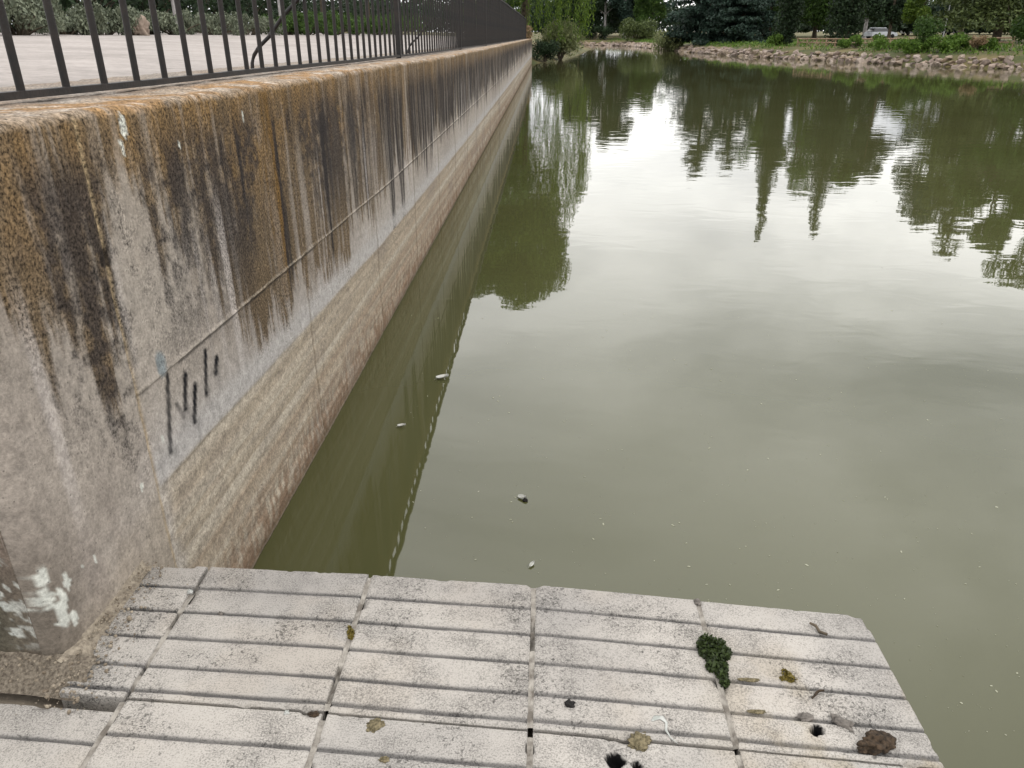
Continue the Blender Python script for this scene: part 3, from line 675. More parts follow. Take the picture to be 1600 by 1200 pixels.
# ------------------------------------------------------------------ foliage
def leaf_mesh(name, cen, rad, n, size, m, parent=None, shell=.45, up=.0, aspect=.5, stretch=None):
    cen = np.asarray(cen, float); rad = np.asarray(rad, float)
    if rad.ndim == 1: rad = np.repeat(rad[:, None], 3, 1)
    w = rad.prod(1) ** (2 / 3); idx = RNG.choice(len(cen), n, p=w / w.sum())
    d = RNG.normal(size=(n, 3)); d /= np.linalg.norm(d, axis=1)[:, None]
    p = cen[idx] + d * rad[idx] * (shell + (1 - shell) * RNG.random(n) ** .6)[:, None]
    return leaf_at(name, p, d, size, m, parent, up, aspect, stretch)
def leaf_at(name, p, d, size, m, parent=None, up=0., aspect=.5, stretch=None):
    n = len(p)
    nr = RNG.normal(size=(n, 3)) + d * .9; nr[:, 2] += up; nr /= np.linalg.norm(nr, axis=1)[:, None]
    a = RNG.normal(size=(n, 3)) if stretch is None else RNG.normal(size=(n, 3)) * .35 + np.asarray(stretch)
    a -= (a * nr).sum(1)[:, None] * nr; a /= np.linalg.norm(a, axis=1)[:, None] + 1e-9; b = np.cross(nr, a)
    s = size * (.6 + .8 * RNG.random(n))[:, None]
    V = np.stack([p - a * s * .5, p + b * s * aspect * .5 + nr * s * .06, p + a * s * .5, p - b * s * aspect * .5 + nr * s * .06], 1).reshape(-1, 3)
    return link(name, mesh_np(name, V, np.arange(4 * n).reshape(n, 4)), m, parent)
def trunk(parent, h, r, limbs, m, lean=(0, 0), base=0.):
    pts = [(lean[0] * t * t + .12 * math.sin(3 * t + r * 9), lean[1] * t * t, base + h * t) for t in (0, .06, .25, .5, .75, 1)]
    lst = [(pts, [r * 1.45, r, r * .85, r * .65, r * .42, r * .12])]
    for c in limbs:
        t = min(.9, max(.25, (c[2] - base) / h * .75)); s = (lean[0] * t * t, lean[1] * t * t, base + h * t)
        mid = tuple((s[i] + c[i]) / 2 + (0, 0, .04 * h)[i] * .4 for i in range(3))
        lst.append(([s, mid, tuple(c)], [r * .42, r * .26, r * .08]))
    return tubes('trunk', lst, m, parent, 6)
def broadleaf(name, label, X, Y, Z, h, R, base, n, size, leaf, bark, cat='tree', group=None, seed=0, K=26, narrow=1.0, lean=(0, 0)):
    r = np.random.default_rng(seed + 100); e = empty(name, (X, Y, Z - .1), label, cat, group)
    cen = []; rad = []
    H = h - base
    for k in range(K):
        t = r.random() ** .85; prof = math.sin(math.pi * (.12 + .80 * t)) ** .7
        a = r.random() * 6.283; q = R * prof * math.sqrt(r.random()) * .95
        cen.append((q * math.cos(a) + lean[0] * t * t, q * math.sin(a) + lean[1] * t * t, base + H * (.06 + .86 * t))); s = R * (.22 + .20 * r.random()) * narrow
        rad.append((s, s, s * (.75 + .5 * r.random())))
    trunk(e, h * .9, max(.09, h * .016), [c for c in cen[::3]], bark, lean)
    leaf_mesh('crown', cen, rad, int(n * 2.3), size * 1.05, leaf, e); return e
def poplar(label, X, Y, Z, h, R, n, size, leaf, seed=0, group=None):
    r = np.random.default_rng(seed); e = empty('columnar_poplar', (X, Y, Z - .1), label, 'tree', group); cen = []; rad = []
    for k in range(46):
        t = k / 45.; pr = (.62 + .5 * math.sin(math.pi * min(1, t * 1.15 + .08)) ** .8) * (1 - .45 * t ** 3)
        a = r.random() * 6.283; q = R * pr * .6 * r.random()
        cen.append((q * math.cos(a), q * math.sin(a), .5 + (h - .9) * t)); s = R * pr * (.45 + .35 * r.random()); rad.append((s, s, s * 1.7))
    trunk(e, h * .95, .2, [c for c in cen[4::6]], M['bark']); leaf_mesh('crown', cen, rad, int(n * 1.8), size, leaf, e, up=.2); return e
def cedar(label, X, Y, Z, h, R, n, size, leaf, seed=0, droop=.12, base=.12, group=None):
    r = np.random.default_rng(seed); e = empty('spreading_cedar', (X, Y, Z - .1), label, 'tree', group); cen = []; rad = []; lst = []
    T = 13
    for k in range(T):
        t = k / (T - 1); z = h * (base + (.94 - base) * t); L = R * (1 - .85 * t ** 1.25) * (.85 + .3 * r.random())
        for b in range(8):
            a = 6.283 * (b + r.random()) / 8; Lb = L * (.6 + .5 * r.random())
            end = (Lb * math.cos(a), Lb * math.sin(a), z - droop * Lb + .6 * r.normal()); lst.append(([(0, 0, z), tuple(end)], [.06, .02]))
            for f in (.3, .55, .78, .98):
                s = .28 * L * (1.05 - .35 * f) + .25
                cen.append((end[0] * f + .3 * r.normal(), end[1] * f + .3 * r.normal(), z + (end[2] - z) * f ** 1.4)); rad.append((s, s, s * .30))
    tubes('trunk', [([(0, 0, 0), (0, 0, h * .5), (0, 0, h * .97)], [h * .024, h * .016, .03])] + lst, M['bark'], e, 6)
    leaf_mesh('crown', cen, rad, int(n * 2.6), size, leaf, e, shell=.15, up=.6); return e
def bush(name, label, X, Y, Z, w, h, n, size, leaf, seed=0, K=14, cat='shrub', group=None, stretch=None, up=0.):
    r = np.random.default_rng(seed + 500); e = empty(name, (X, Y, Z - .05), label, cat, group); cen = []; rad = []
    for k in range(K):
        a = r.random() * 6.283; q = w / 2 * math.sqrt(r.random()) * .75; z = h * (.22 + .52 * r.random() * (1 - (q / w) ** 2))
        s = min(w, h) * (.20 + .16 * r.random()); cen.append((q * math.cos(a), q * math.sin(a), z)); rad.append((s, s, s * .9))
    tubes('stems', [([(0.1 * c[0], .1 * c[1], 0), (c[0] * .5, c[1] * .5, c[2] * .6), c], [.02 + .008 * h, .012 + .004 * h, .005]) for c in cen], M['bark'], e, 5)
    leaf_mesh('leaves', cen, rad, n, size, leaf, e, shell=.3, stretch=stretch, up=up); return e
def GF(px, Y): X = gx(px, Y); return X, Y, ground_far(X, Y)

# tall willow-like tree at the end of the wall, hanging over the water
def willow(label, X, Y, Z, h, R, seed=1):
    r = np.random.default_rng(seed); e = empty('weeping_willow', (X, Y, Z), label, 'tree'); cen = []; rad = []
    for k in range(34):
        a = r.random() * 6.283; t = r.random() ** .7; q = R * math.sin(math.pi * (.18 + .74 * t)) * math.sqrt(r.random()) * .9
        cen.append((q * math.cos(a), q * math.sin(a), h * (.34 + .58 * t))); s = R * (.2 + .16 * r.random()); rad.append((s, s, s * 1.25))
    trunk(e, h * .85, .42, cen[::2], M['bark'])
    leaf_mesh('crown', cen, rad, 36000, .38, M['bright'], e, aspect=.32, stretch=(0, 0, -1))
    pts = []
    for k in range(560):
        a = r.random() * 6.283; q = R * (.35 + .68 * math.sqrt(r.random())); x, y = q * math.cos(a), q * math.sin(a)
        z0 = h * (.38 + .42 * (1 - (q / (1.1 * R)) ** 2)) ; L = z0 - (.4 + 7.5 * r.random() ** 1.3)
        zz = np.arange(0, max(L, 1.5), .17); pts.append(np.stack([x + .12 * np.sin(zz + k) + .08 * r.normal(size=len(zz)), y + .08 * r.normal(size=len(zz)), np.maximum(z0 - zz, .4)], 1))
    p = np.concatenate(pts); d = np.zeros_like(p); d[:, 0] = .4
    leaf_at('hanging_strands', p, d, .30, M['bright'], e, 0, .3, (0, 0, -1)); return e
willow('tall bright green willow hanging over the water beyond the end of the wall', -1.9, 74.5, 1.1, 22.0, 6.0)
broadleaf('green_tree', 'tall leafy tree behind the far end of the iron railing', -5.4, 71, 2.1, 19, 5.2, 1.6, 11000, .34, M['green'], M['bark'], seed=51, K=34)
bush('waterside_bush', 'grey-green bush trailing into the water where the wall ends', 1.2, 77, .05, 4.0, 3.9, 5200, .24, M['greygreen'], 3, 18)
bush('waterside_bush', 'low dark bush in the corner between wall end and water', -.2, 70.0, .1, 2.2, 1.9, 2600, .18, M['dark'], 4, 12)
bush('dry_plant', 'pale dry plant growing on the far tip of the wall', -1.55, 63.4, 1.85, .9, 1.15, 500, .16, M['brown'], 5, 8, 'plant', None, (0, 0, 1))

# far side of the lake, left to right
FT = 'trees across the lake'
broadleaf('dark_tree', 'dark leafy tree nearest the willow on the far side of the lake', *GF(905, 205), 18, 6.2, 1.5, 7000, .55, M['dark'], M['bark'], group=FT, seed=1)
broadleaf('dark_tree', 'dark tree with a thin leaning trunk left of the round bush', *GF(945, 200), 22, 6.0, 2.5, 8000, .55, M['dark'], M['palebark'], group=FT, seed=2)
broadleaf('dark_tree', 'blue-green tree with a pale trunk just above the round bush', *GF(975, 198), 21, 5.0, 3, 7000, .5, M['blue'], M['palebark'], group=FT, seed=3)
broadleaf('dark_tree', 'green tree behind the gap right of the round bush', *GF(1018, 190), 14, 4.2, 2, 5000, .5, M['green'], M['bark'], group=FT, seed=4)
bush('round_bush', 'rounded olive green bush above the stones of the far inlet', *GF(999, 178), 9, 5.2, 5200, .4, M['olive'], 6, 22, 'bush')
bush('waterside_bush', 'tan and green bush growing out of the stones left of the big dark cedar', *GF(1043, 122), 5.4, 3.8, 4200, .3, M['greygreen'], 7, 18, 'bush')
bush('waterside_bush', 'dark low bush at the foot of the dark trees across the water', *GF(925, 196), 12, 3.4, 3600, .4, M['dark'], 8, 18, 'bush')
cedar('big dark blue-green cedar standing behind the stone bank', *GF(1108, 120), 17, 6.4, 15000, .42, M['blue'], 2, .10, .06)
cedar('second dark cedar crowding the right side of the big one', *GF(1158, 114), 15.2, 5.6, 11000, .4, M['blue'], 5, .10, .05)
broadleaf('green_tree', 'light green tree between the cedars and the first poplar', *GF(1200, 120), 14.5, 4.6, 2, 6000, .36, M['green'], M['bark'], group=FT, seed=9)
poplar('tall columnar poplar left of the wooden bank fence', *GF(1228, 92), 19.8, 1.65, 7000, .3, M['dark'], 3, 'poplars on the far bank')
poplar('tall columnar poplar rising in the middle of the wooden bank fence', *GF(1322, 88), 17.8, 1.9, 7400, .3, M['dark'], 4, 'poplars on the far bank')
broadleaf('green_tree', 'leafy green tree between the two columnar poplars', *GF(1272, 122), 19.5, 5.6, 2.2, 8000, .4, M['green'], M['bark'], group=FT, seed=12)
broadleaf('green_tree', 'dark rounded tree standing over the silver car', *GF(1388, 112), 14.5, 3.8, 1.6, 7000, .36, M['dark'], M['bark'], group=FT, seed=13)
broadleaf('green_tree', 'mid green tree right behind the second poplar', *GF(1350, 126), 18.5, 4.2, 3.0, 6500, .4, M['green'], M['palebark'], group=FT, seed=14)
broadleaf('young_tree', 'small light green tree with a bare stem beside the lamp post', *GF(1436, 98), 6.2, 2.0, 2.0, 3200, .26, M['bright'], M['bark'], group=FT, seed=15, K=16)
broadleaf('dark_tree', 'dark pine-like tree behind the lamp post', *GF(1500, 118), 22.5, 5.4, 2.4, 8000, .4, M['blue'], M['bark'], group=FT, seed=16)
cedar('olive green cedar with long drooping boughs above the right end of the bank', *GF(1558, 84), 19.5, 7.6, 15000, .34, M['olive'], 8, .34, .17)
broadleaf('green_tree', 'bright green tree leaning into the picture at the right edge', *GF(1622, 63), 13.5, 3.0, .6, 9000, .26, M['green'], M['bark'], group=FT, seed=18, K=34)
broadleaf('green_tree', 'tall green tree just outside the right end of the bank', *GF(1720, 66), 17, 5, 2, 9000, .3, M['green'], M['bark'], group=FT, seed=19, K=34)
bush('sapling', 'leafy green sapling growing among the stones below the lamp post', *GF(1450, 68), 2.1, 3.1, 2600, .17, M['green'], 21, 16, 'sapling')
bush('dry_shrub', 'pinkish brown dry shrub on the bank left of the right edge', *GF(1530, 64), 1.3, 1.35, 900, .16, M['brown'], 22, 10, 'shrub', None, (0, 0, 1))
for i, (px, Y, w, h, lab) in enumerate(((1345, 78, 4.5, 1.3, 'low bright green bush on the bank right of the middle poplar'), (1390, 73, 4.2, 1.5, 'low bright green bush on the bank below the silver car'),
        (1425, 68, 3.2, 1.3, 'low bright green bush left of the sapling'), (1482, 66, 3.6, 1.5, 'low bright green bush right of the sapling'), (1505, 65.5, 3.0, 1.3, 'low bright green bush left of the dry shrub'), (1550, 65, 1.8, 1.0, 'small green bush right of the dry shrub'), (1212, 92, 2.2, 1.6, 'yellow-green bush at the left end of the wooden bank fence'))):
    bush('bank_bush', lab, *GF(px, Y), w, h, 2400, .18, M['grass'], 30 + i, 14, 'bush', 'bushes on the stone bank')
# herbs and grass of the bank, and the wood behind everything
ii = RNG.integers(15, len(shore) - 25, 30000); TT = np.array([shore_dir(int(k)) for k in range(len(shore))])
so = 1.6 + 16 * RNG.random(30000) ** 1.6
qq = shore[ii] + TT[ii, 1] * so[:, None] + TT[ii, 0] * (RNG.normal(size=30000) * 1.2)[:, None]
keep = fbm(qq[:, 0] * .25, qq[:, 1] * .25, 2, 66) > .42
pts = np.stack([qq[:, 0], qq[:, 1], np.interp(so, [a for a, b in BO], [b for a, b in BO]) + .05 + .40 * RNG.random(30000) ** 2], 1)[keep]
pts = np.array(pts); dd = np.zeros_like(pts); dd[:, 2] = .5
tag(leaf_at('bank_grass', pts, dd, .26, M['grass'], None, .2, .35, (0, 0, 1)), 'green grass and herbs covering the slope above the stones', 'grass', kind='stuff')
cen = []; rad = []
for k in range(260):
    px = RNG.uniform(855, 1950); Y = RNG.uniform(205, 250) if px < 1190 else RNG.uniform(140, 190)
    h = RNG.uniform(4.5, 8.5) * (1.15 if px < 1190 else 0.75); X = gx(px, Y); z = 2.6
    for j in range(3): cen.append((X + RNG.normal() * 2, Y + RNG.normal() * 2, z + h * (.25 + .3 * j))); rad.append((3.4, 3.4, h * .26))
for k in range(60):
    X = RNG.uniform(-60, 6); Y = RNG.uniform(212, 245); h = RNG.uniform(6, 10)
    for j in range(3): cen.append((X, Y, 2.6 + h * (.25 + .3 * j))); rad.append((3.6, 3.6, h * .26))
tag(leaf_mesh('distant_woodland', cen, rad, 120000, .8, M['dark'], None), 'dark mass of distant woodland closing the view beyond the lake', 'woodland', kind='stuff')

# ------------------------------------------------------------------ stone bank
bankthing = empty('stone_bank', (25, 75, 0), 'rough bank of pale pinkish boulders along the far shore', 'stone bank')
def stone_mesh(seed):
    r = np.random.default_rng(seed); b = bmesh.new()
    for k in range(15):
        d = r.normal(size=3); d /= np.linalg.norm(d); d = np.sign(d) * np.abs(d) ** .75
        b.verts.new(Vector(d * (.85 + .25 * r.random())) * .5)
    bmesh.ops.convex_hull(b, input=b.verts[:])
    for v in [v for v in b.verts if not v.link_faces]: b.verts.remove(v)
    bmesh.ops.bevel(b, geom=b.edges[:], offset=.035, segments=1, affect='EDGES') if seed < 0 else None
    me = bpy.data.meshes.new('boulder'); b.to_mesh(me); b.free(); me.materials.append(M['rock']); return me
stones = [stone_mesh(s) for s in range(10)]
spec = []
sr = np.random.default_rng(77)
fs = resample(shore, .52)
for k in range(len(fs)):
    X, Y = fs[k]
    if Y < 50 or X < 6: continue
    kk = int(np.linalg.norm(shore - fs[k], axis=1).argmin()); t, n = shore_dir(kk)
    big = .66 + .2 * min(1, max(0, (Y - 60) / 60))
    for row, (s, z) in enumerate(((.0, .05), (.42, .30), (.85, .58))):
        if sr.random() < (.04, .12, .38)[row]: continue
        q = fs[k] + n * (s + sr.normal() * .12) + t * sr.normal() * .15
        sz = big * (.55 + .55 * sr.random()) * (1.0, .95, .8)[row]
        spec.append((q[0], q[1], z + .06 * sr.normal(), sz, sr.random() * 6.28, sr.integers(0, 10), sr.random(), sr.random()))
spec.sort(key=lambda s: math.hypot(s[0], s[1]) + (1000 if gx(1640, s[1]) < s[0] else 0))
for s in spec[:300]:
    o = link('boulder', stones[s[5]], None, bankthing, (s[0] - 25, s[1] - 75, s[2]))
    o.scale = (s[3] * (1.0 + .5 * s[6]), s[3] * (.8 + .3 * s[7]), s[3] * (.60 + .25 * s[6])); o.rotation_euler = (s[6] * .5, s[7] * .5, s[4])
V = []; F3 = []
for s in spec[300:]:
    me = stones[s[5]]; co = np.array([v.co[:] for v in me.vertices]) * [s[3] * (1.0 + .5 * s[6]), s[3] * (.8 + .3 * s[7]), s[3] * (.6 + .25 * s[6])]
    c_, s_ = math.cos(s[4]), math.sin(s[4]); co = np.stack([co[:, 0] * c_ - co[:, 1] * s_, co[:, 0] * s_ + co[:, 1] * c_, co[:, 2]], 1) + [s[0] - 25, s[1] - 75, s[2]]
    o = len(V); V += co.tolist(); F3 += [[v + o for v in p.vertices] for p in me.polygons]
me = bpy.data.meshes.new('far_boulders'); me.from_pydata(V, [], F3)
tag(link('far_boulders', me, M['rock'], bankthing), kind='stuff')

# ------------------------------------------------------------------ wooden fence, lamp, cars on the far bank
fen = empty('wooden_fence', (24, 84, 1), 'low rustic wooden fence of posts and rails on top of the far bank', 'fence')
fl = [(gx(px, Y), Y) for px, Y in ((1248, 90), (1285, 86), (1320, 82), (1360, 79), (1400, 77), (1450, 75), (1500, 73), (1550, 71), (1600, 69.5))]
fl = resample(np.array(fl), 1.7)
fz = [ground_far(*p) for p in fl]
for i, p in enumerate(fl):
    tubes('post', [([(p[0] - 24, p[1] - 84, fz[i] - 1.15), (p[0] - 24, p[1] - 84, fz[i] - 1 + .80)], [.075, .07])], M['wood'], fen, 6)
    if i:
        a, b = fl[i - 1], p
        for hh in (.72, .38):
            tubes('rail', [([(a[0] - 24, a[1] - 84, fz[i - 1] - 1 + hh), (b[0] - 24, b[1] - 84, fz[i] - 1 + hh)], [.065, .065])], M['wood'], fen, 6)
        if i < 5: tubes('diagonal_brace', [([(a[0] - 24, a[1] - 84, fz[i - 1] - 1 + .1), (b[0] - 24, b[1] - 84, fz[i] - 1 + .8)], [.04, .04])], M['wood'], fen, 6)
X, Y, Z = GF(1474, 96)
lampo = empty('lamp_post', (X, Y, Z), 'slim pale lamp post between the small tree and the drooping cedar', 'lamp post')
tubes('pole', [([(0, 0, 0), (0, 0, 3.9)], [.07, .05])], M['lamp'], lampo, 8)
tubes('lamp_head', [([(0, 0, 3.88), (0, 0, 3.95), (0, 0, 4.12), (0, 0, 4.2)], [.08, .34, .30, .05])], M['lamp'], lampo, 10)
def car(label, X, Y, Z, rz, paint, L=4.1, W=1.7, H=1.45):
    e = empty('parked_car', (X, Y, Z), label, 'car', 'cars parked behind the far trees'); e.rotation_euler = (0, 0, rz)
    def prism(name, prof, w0, w1, m):
        b = bmesh.new(); A = [b.verts.new((x, -w0 if z < .95 else -w1, z)) for x, z in prof]; B = [b.verts.new((x, w0 if z < .95 else w1, z)) for x, z in prof]
        b.faces.new(A); b.faces.new(B[::-1])
        for i in range(len(prof)): j = (i + 1) % len(prof); b.faces.new((A[j], A[i], B[i], B[j]))
        bmesh.ops.recalc_face_normals(b, faces=b.faces); bmesh.ops.bevel(b, geom=b.edges[:], offset=.04, segments=2, affect='EDGES')
        me = bpy.data.meshes.new(name); b.to_mesh(me); b.free(); return link(name, me, m, e)
    h = L / 2
    prism('body', [(-h, .35), (-h, .78), (-h + .15, .90), (h - 1.05, .93), (h - .15, .78), (h, .60), (h, .35)], W / 2, W / 2 - .05, paint)
    prism('window_band', [(-h + .25, .92), (-h + .60, H - .10), (h - 1.75, H - .10), (h - 1.10, .92)], W / 2 - .06, W / 2 - .16, M['glass'])
    prism('roof', [(-h + .52, H - .12), (-h + .66, H), (h - 1.85, H), (h - 1.70, H - .12)], W / 2 - .12, W / 2 - .14, paint)
    for x in (-h + .75, h - .80):
        for s in (-1, 1):
            w = tubes('wheel', [([(x, s * (W / 2 - .2), .32), (x, s * (W / 2 - .19), .32), (x, s * (W / 2 + .01), .32), (x, s * (W / 2 + .012), .32)], [.05, .32, .32, .05])], M['rubber'], e, 14)
    for s in (-1, 1): box('headlight', h - .10, h + .01, s * .6 - .15, s * .6 + .15, .62, .74, M['glass'], e, .01)
car('silver car parked under the dark rounded tree across the lake', *GF(1376, 118), .25, M['carsilver'])
car('white car half hidden behind the small light green tree', *GF(1424, 165), .2, M['carwhite'])
car('white car seen between the trunks right of the lamp post', *GF(1488, 160), .1, M['carwhite'])

# ------------------------------------------------------------------ planting behind the promenade
def zprom(X, Y): return float(np.interp(-X, [2.27, 2.6, 9, 20, 60, 500], [float(ztop(Y)) - .012, float(ztop(Y)) - .02, 2.09, 2.3, 2.8, 6]))
order = ['leftmost', 'second from the left', 'third from the left', 'fourth from the left', 'fifth from the left', 'sixth from the left', 'seventh from the left', 'eighth from the left', 'ninth from the left', 'tenth from the left']
for i, (px, X, w, h) in enumerate(((-45, -9.6, 1.7, .85), (30, -9.7, 1.9, .95), (105, -9.9, 1.7, .80), (165, -9.7, 1.5, .72), (235, -10.2, 1.5, .62), (275, -9.8, 2.2, .70), (335, -9.9, 2.4, .72), (390, -10, 2.6, .80))):
    Y = X / math.tan(math.atan((px - 800) / 1185 * math.cos(PITCH)) - YAW)
    bush('lavender_shrub', 'grey-green lavender-like shrub behind the gravel, ' + order[i] + ' of its row', X, Y, zprom(X, Y), w, h, 4200, .075, M['lav'], 60 + i, 20, 'shrub', 'lavender shrubs along the gravel', (0, 0, 1))
for i, (px, X, w, h) in enumerate(((448, -10, 2.6, .9), (482, -10.2, 3.0, 1.05), (520, -10, 3.2, 1.15), (556, -10.3, 3.4, 1.2), (590, -10, 3.6, 1.2), (622, -10.2, 4.5, 1.5))):
    Y = X / math.tan(math.atan((px - 800) / 1185 * math.cos(PITCH)) - YAW)
    bush('green_shrub', 'mid green shrub behind the railing bars, ' + order[i] + ' of the green ones', X, Y, zprom(X, Y), w, h, 3600, .11, M['green'], 80 + i, 18, 'shrub', 'green shrubs along the gravel')
for i, (px, X, w, h, lab) in enumerate(((-60, -13.5, 5, 3.0, 'far left'), (40, -13.5, 4.5, 2.6, 'left'), (140, -14.5, 5, 3.2, 'mid left'), (230, -15, 5, 3.0, 'middle'), (310, -15.5, 6, 3.2, 'mid right'), (380, -16, 6, 3.4, 'right'), (440, -16, 7, 3.6, 'far right'), (500, -17, 8, 4, 'outermost right'), (550, -18, 9, 4.5, 'last'), (600, -18, 10, 5, 'most distant'), (650, -18, 12, 5.5, 'very farthest'))):
    Y = X / math.tan(math.atan((px - 800) / 1185 * math.cos(PITCH)) - YAW)
    bush('dark_hedge_bush', 'tall dark bush behind the low shrubs, ' + (order[i] if i < 10 else 'the last one') + (' of its row' if i < 10 else ' before the wall end'), X, Y, zprom(X, Y), w, h, 4200, .20, M['dark'], 100 + i, 26, 'bush', 'dark bushes behind the promenade')
for i, (px, X, h, R, bark, lab) in enumerate(((440, -11.5, 9, 2.6, 'palebark', 'tree with a pale grey trunk behind the curved railing brace'), (276, -12.2, 8, 2.4, 'palebark', 'tree with a pale trunk rising behind the lavender shrubs'), (575, -13, 11, 3.2, 'bark', 'tree with a dark trunk seen through the dense railing bars'), (505, -12.5, 9, 2.8, 'bark', 'dark-trunked tree right of the pale grey trunk'))):
    Y = X / math.tan(math.atan((px - 800) / 1185 * math.cos(PITCH)) - YAW)
    broadleaf('promenade_tree', lab, X, Y, zprom(X, Y), h, R, 3.0, 3500, .22, M['green'], M[bark], group='trees behind the promenade', seed=40 + i, K=18)
def lump(name, label, X, Y, z, sx, sy, sz, m, cat, seed=0, rz=0., group=None, sub=4):
    b = bmesh.new(); bmesh.ops.create_icosphere(b, subdivisions=sub, radius=1)
    for v in b.verts:
        k = 1 + .55 * mnoise.noise(v.co * 1.7 + Vector((seed * 7.1, 0, 0))) + .30 * mnoise.noise(v.co * 3.9 + Vector((0, seed * 3.3, 0))) + .09 * mnoise.noise(v.co * 9 + Vector((0, 0, seed)))
        v.co = Vector((v.co.x * sx * k, v.co.y * sy * k, max(v.co.z, -.35) * sz * k))
    me = bpy.data.meshes.new(name); b.to_mesh(me); b.free(); me.polygons.foreach_set('use_smooth', [True] * len(me.polygons))
    o = link(name, me, m, None, (X, Y, z + sz * .3)); o.rotation_euler = (0, 0, rz); tag(o, label, cat, group); return o
Yq = -9.4 / math.tan(math.atan((212 - 800) / 1185 * math.cos(PITCH)) - YAW)
lump('pale_rock', 'pale rounded rock among the lavender shrubs', -9.3, Yq, 2.1, .22, .2, .26, M['rock'], 'rock', 3)

# ------------------------------------------------------------------ things lying on the jetty
def mossclump(name, label, spots, n, size, m, h):
    x0, y0 = D(*spots[0][:2]); e = empty(name, (x0, y0, DZ - .004), label, 'moss'); cen = []; rad = []
    for px, py, r in spots:
        x, y = D(px, py); cen.append((x - x0, y - y0, h * .3)); rad.append((r, r, h))
    cen = np.array(cen); o = leaf_mesh('leaflets', cen, np.array(rad), n, size, m, e, shell=.3, up=.7)
    lump_ = tubes('stems', [([(c[0], c[1], -.004), (c[0] * 1.02, c[1] * 1.02, h * .8)], [.004, .002]) for c in cen], m, e, 5)
mossclump('moss_clump', 'large dark green moss clump growing in the joint between two slabs', [(1105, 1005, .024), (1122, 1012, .024), (1100, 1022, .018), (1118, 1030, .030), (1130, 1022, .022), (1125, 1045, .022), (1112, 1045, .018), (1132, 1068, .013), (1128, 1058, .014), (1095, 1010, .014)], 2600, .013, M['moss'], .022)
mossclump('moss_tuft', 'tiny olive moss tuft in the joint left of the middle', [(548, 988, .012), (549, 995, .009), (546, 982, .008)], 220, .009, M['moss2'], .010)
mossclump('moss_tuft', 'yellow-green mossy flake near the right edge of the jetty', [(1228, 1052, .014), (1236, 1060, .016), (1224, 1060, .009)], 240, .011, M['moss2'], .008)
for i, (nm, lab, px, py, a, b, c, m, cat, rz) in enumerate((
    ('dung_lump', 'brown crumbly dung lump at the right corner of the jetty', 1370, 1162, .036, .025, .018, 'dung', 'dung', .4),
    ('dung_lump', 'small brown crumb left of the large dung lump', 1347, 1172, .010, .010, .008, 'dung', 'dung', 0),
    ('grey_stone', 'oval dark grey stone near the dung', 1315, 1130, .024, .013, .010, 'greystone', 'stone', -.5),
    ('grey_stone', 'small dark stone lying in the groove right of the joint', 1258, 1121, .018, .010, .008, 'greystone', 'stone', 0),
    ('lichen_patch', 'crumbly yellow-brown lichen crust beside the white dropping', 998, 1158, .026, .022, .0035, 'lichen', 'lichen', .2),
    ('lichen_patch', 'flat olive lichen crust below the row joint on the left', 585, 1134, .022, .018, .002, 'lichen', 'lichen', .5),
    ('lichen_patch', 'tiny brown crust on the lower left slab', 600, 1187, .012, .008, .004, 'lichen', 'lichen', 0),
    ('dark_lump', 'small dark crumb with a tan stain on the middle slab', 890, 1102, .012, .012, .008, 'black', 'lump', 0),
    ('dark_lump', 'dark crumb wedged in the joint at the front edge', 1090, 942, .009, .011, .008, 'greystone', 'lump', 0),
    ('lichen_patch', 'olive crust in the groove right of the moss clump', 1170, 1062, .026, .006, .002, 'lichen', 'lichen', 0),
    ('lichen_patch', 'olive crust in the groove left of the dark stones', 1182, 1112, .022, .006, .002, 'lichen', 'lichen', 0),
    ('white_pebble', 'small white pebble in the left joint', 297, 925, .008, .007, .006, 'droppings', 'pebble', 0),
    ('dark_crumb', 'little dark crumb on the upper left slab', 345, 959, .007, .006, .005, 'greystone', 'crumb', 0),
    ('white_pebble', 'white pebble on the row joint left of the middle', 448, 1114, .006, .006, .005, 'droppings', 'pebble', 0),
    ('brown_pebble', 'reddish brown pebble on the row joint left of the middle', 490, 1117, .012, .008, .007, 'dung', 'pebble', 0))):
    x, y = D(px, py); lump(nm, lab, x, y, DZ - .001, a, b, c, M[m], cat, i + 1, rz)
def decktube(name, label, pix, r, m, cat):
    pts = [(*D(*p), DZ + .006 + .004 * math.sin(i * 2.1)) for i, p in enumerate(pix)]
    tag(tubes(name, [(pts, [r * (.5 + .5 * math.sin(math.pi * (i + .6) / (len(pts) + .4))) for i in range(len(pts))])], m, None, 6), label, cat)
decktube('twig', 'short dark twig on the right front slab', [(1265, 976), (1274, 982), (1280, 988), (1292, 994)], .0045, M['bark'], 'twig')
decktube('dry_stalk', 'curled brown stalk on the right slab', [(1268, 1094), (1273, 1090), (1275, 1084), (1280, 1082), (1287, 1083)], .0035, M['dung'], 'stalk')
x0, y0 = D(1030, 1135); V = []
pts = [(*D(1018 + 0, 1128), DZ + .0035), (*D(1024, 1123), DZ + .0035), (*D(1034, 1123), DZ + .0035), (*D(1041, 1131), DZ + .0035), (*D(1041, 1142), DZ + .0035), (*D(1048, 1154), DZ + .003), (*D(1058, 1163), DZ + .001)]
bd = tubes('bird_dropping', [(pts, [.003, .006, .007, .004, .003, .002, .001])], M['droppings'], None, 8)
for v in bd.data.vertices: v.co.z = DZ + .0025 + (v.co.z - DZ) * .15; v.co.x += .004 * mnoise.noise(v.co * 160); v.co.y += .004 * mnoise.noise(v.co * 160 + Vector((5, 5, 5)))
tag(bd, 'curved white bird dropping near the yellow lichen crust', 'dropping')
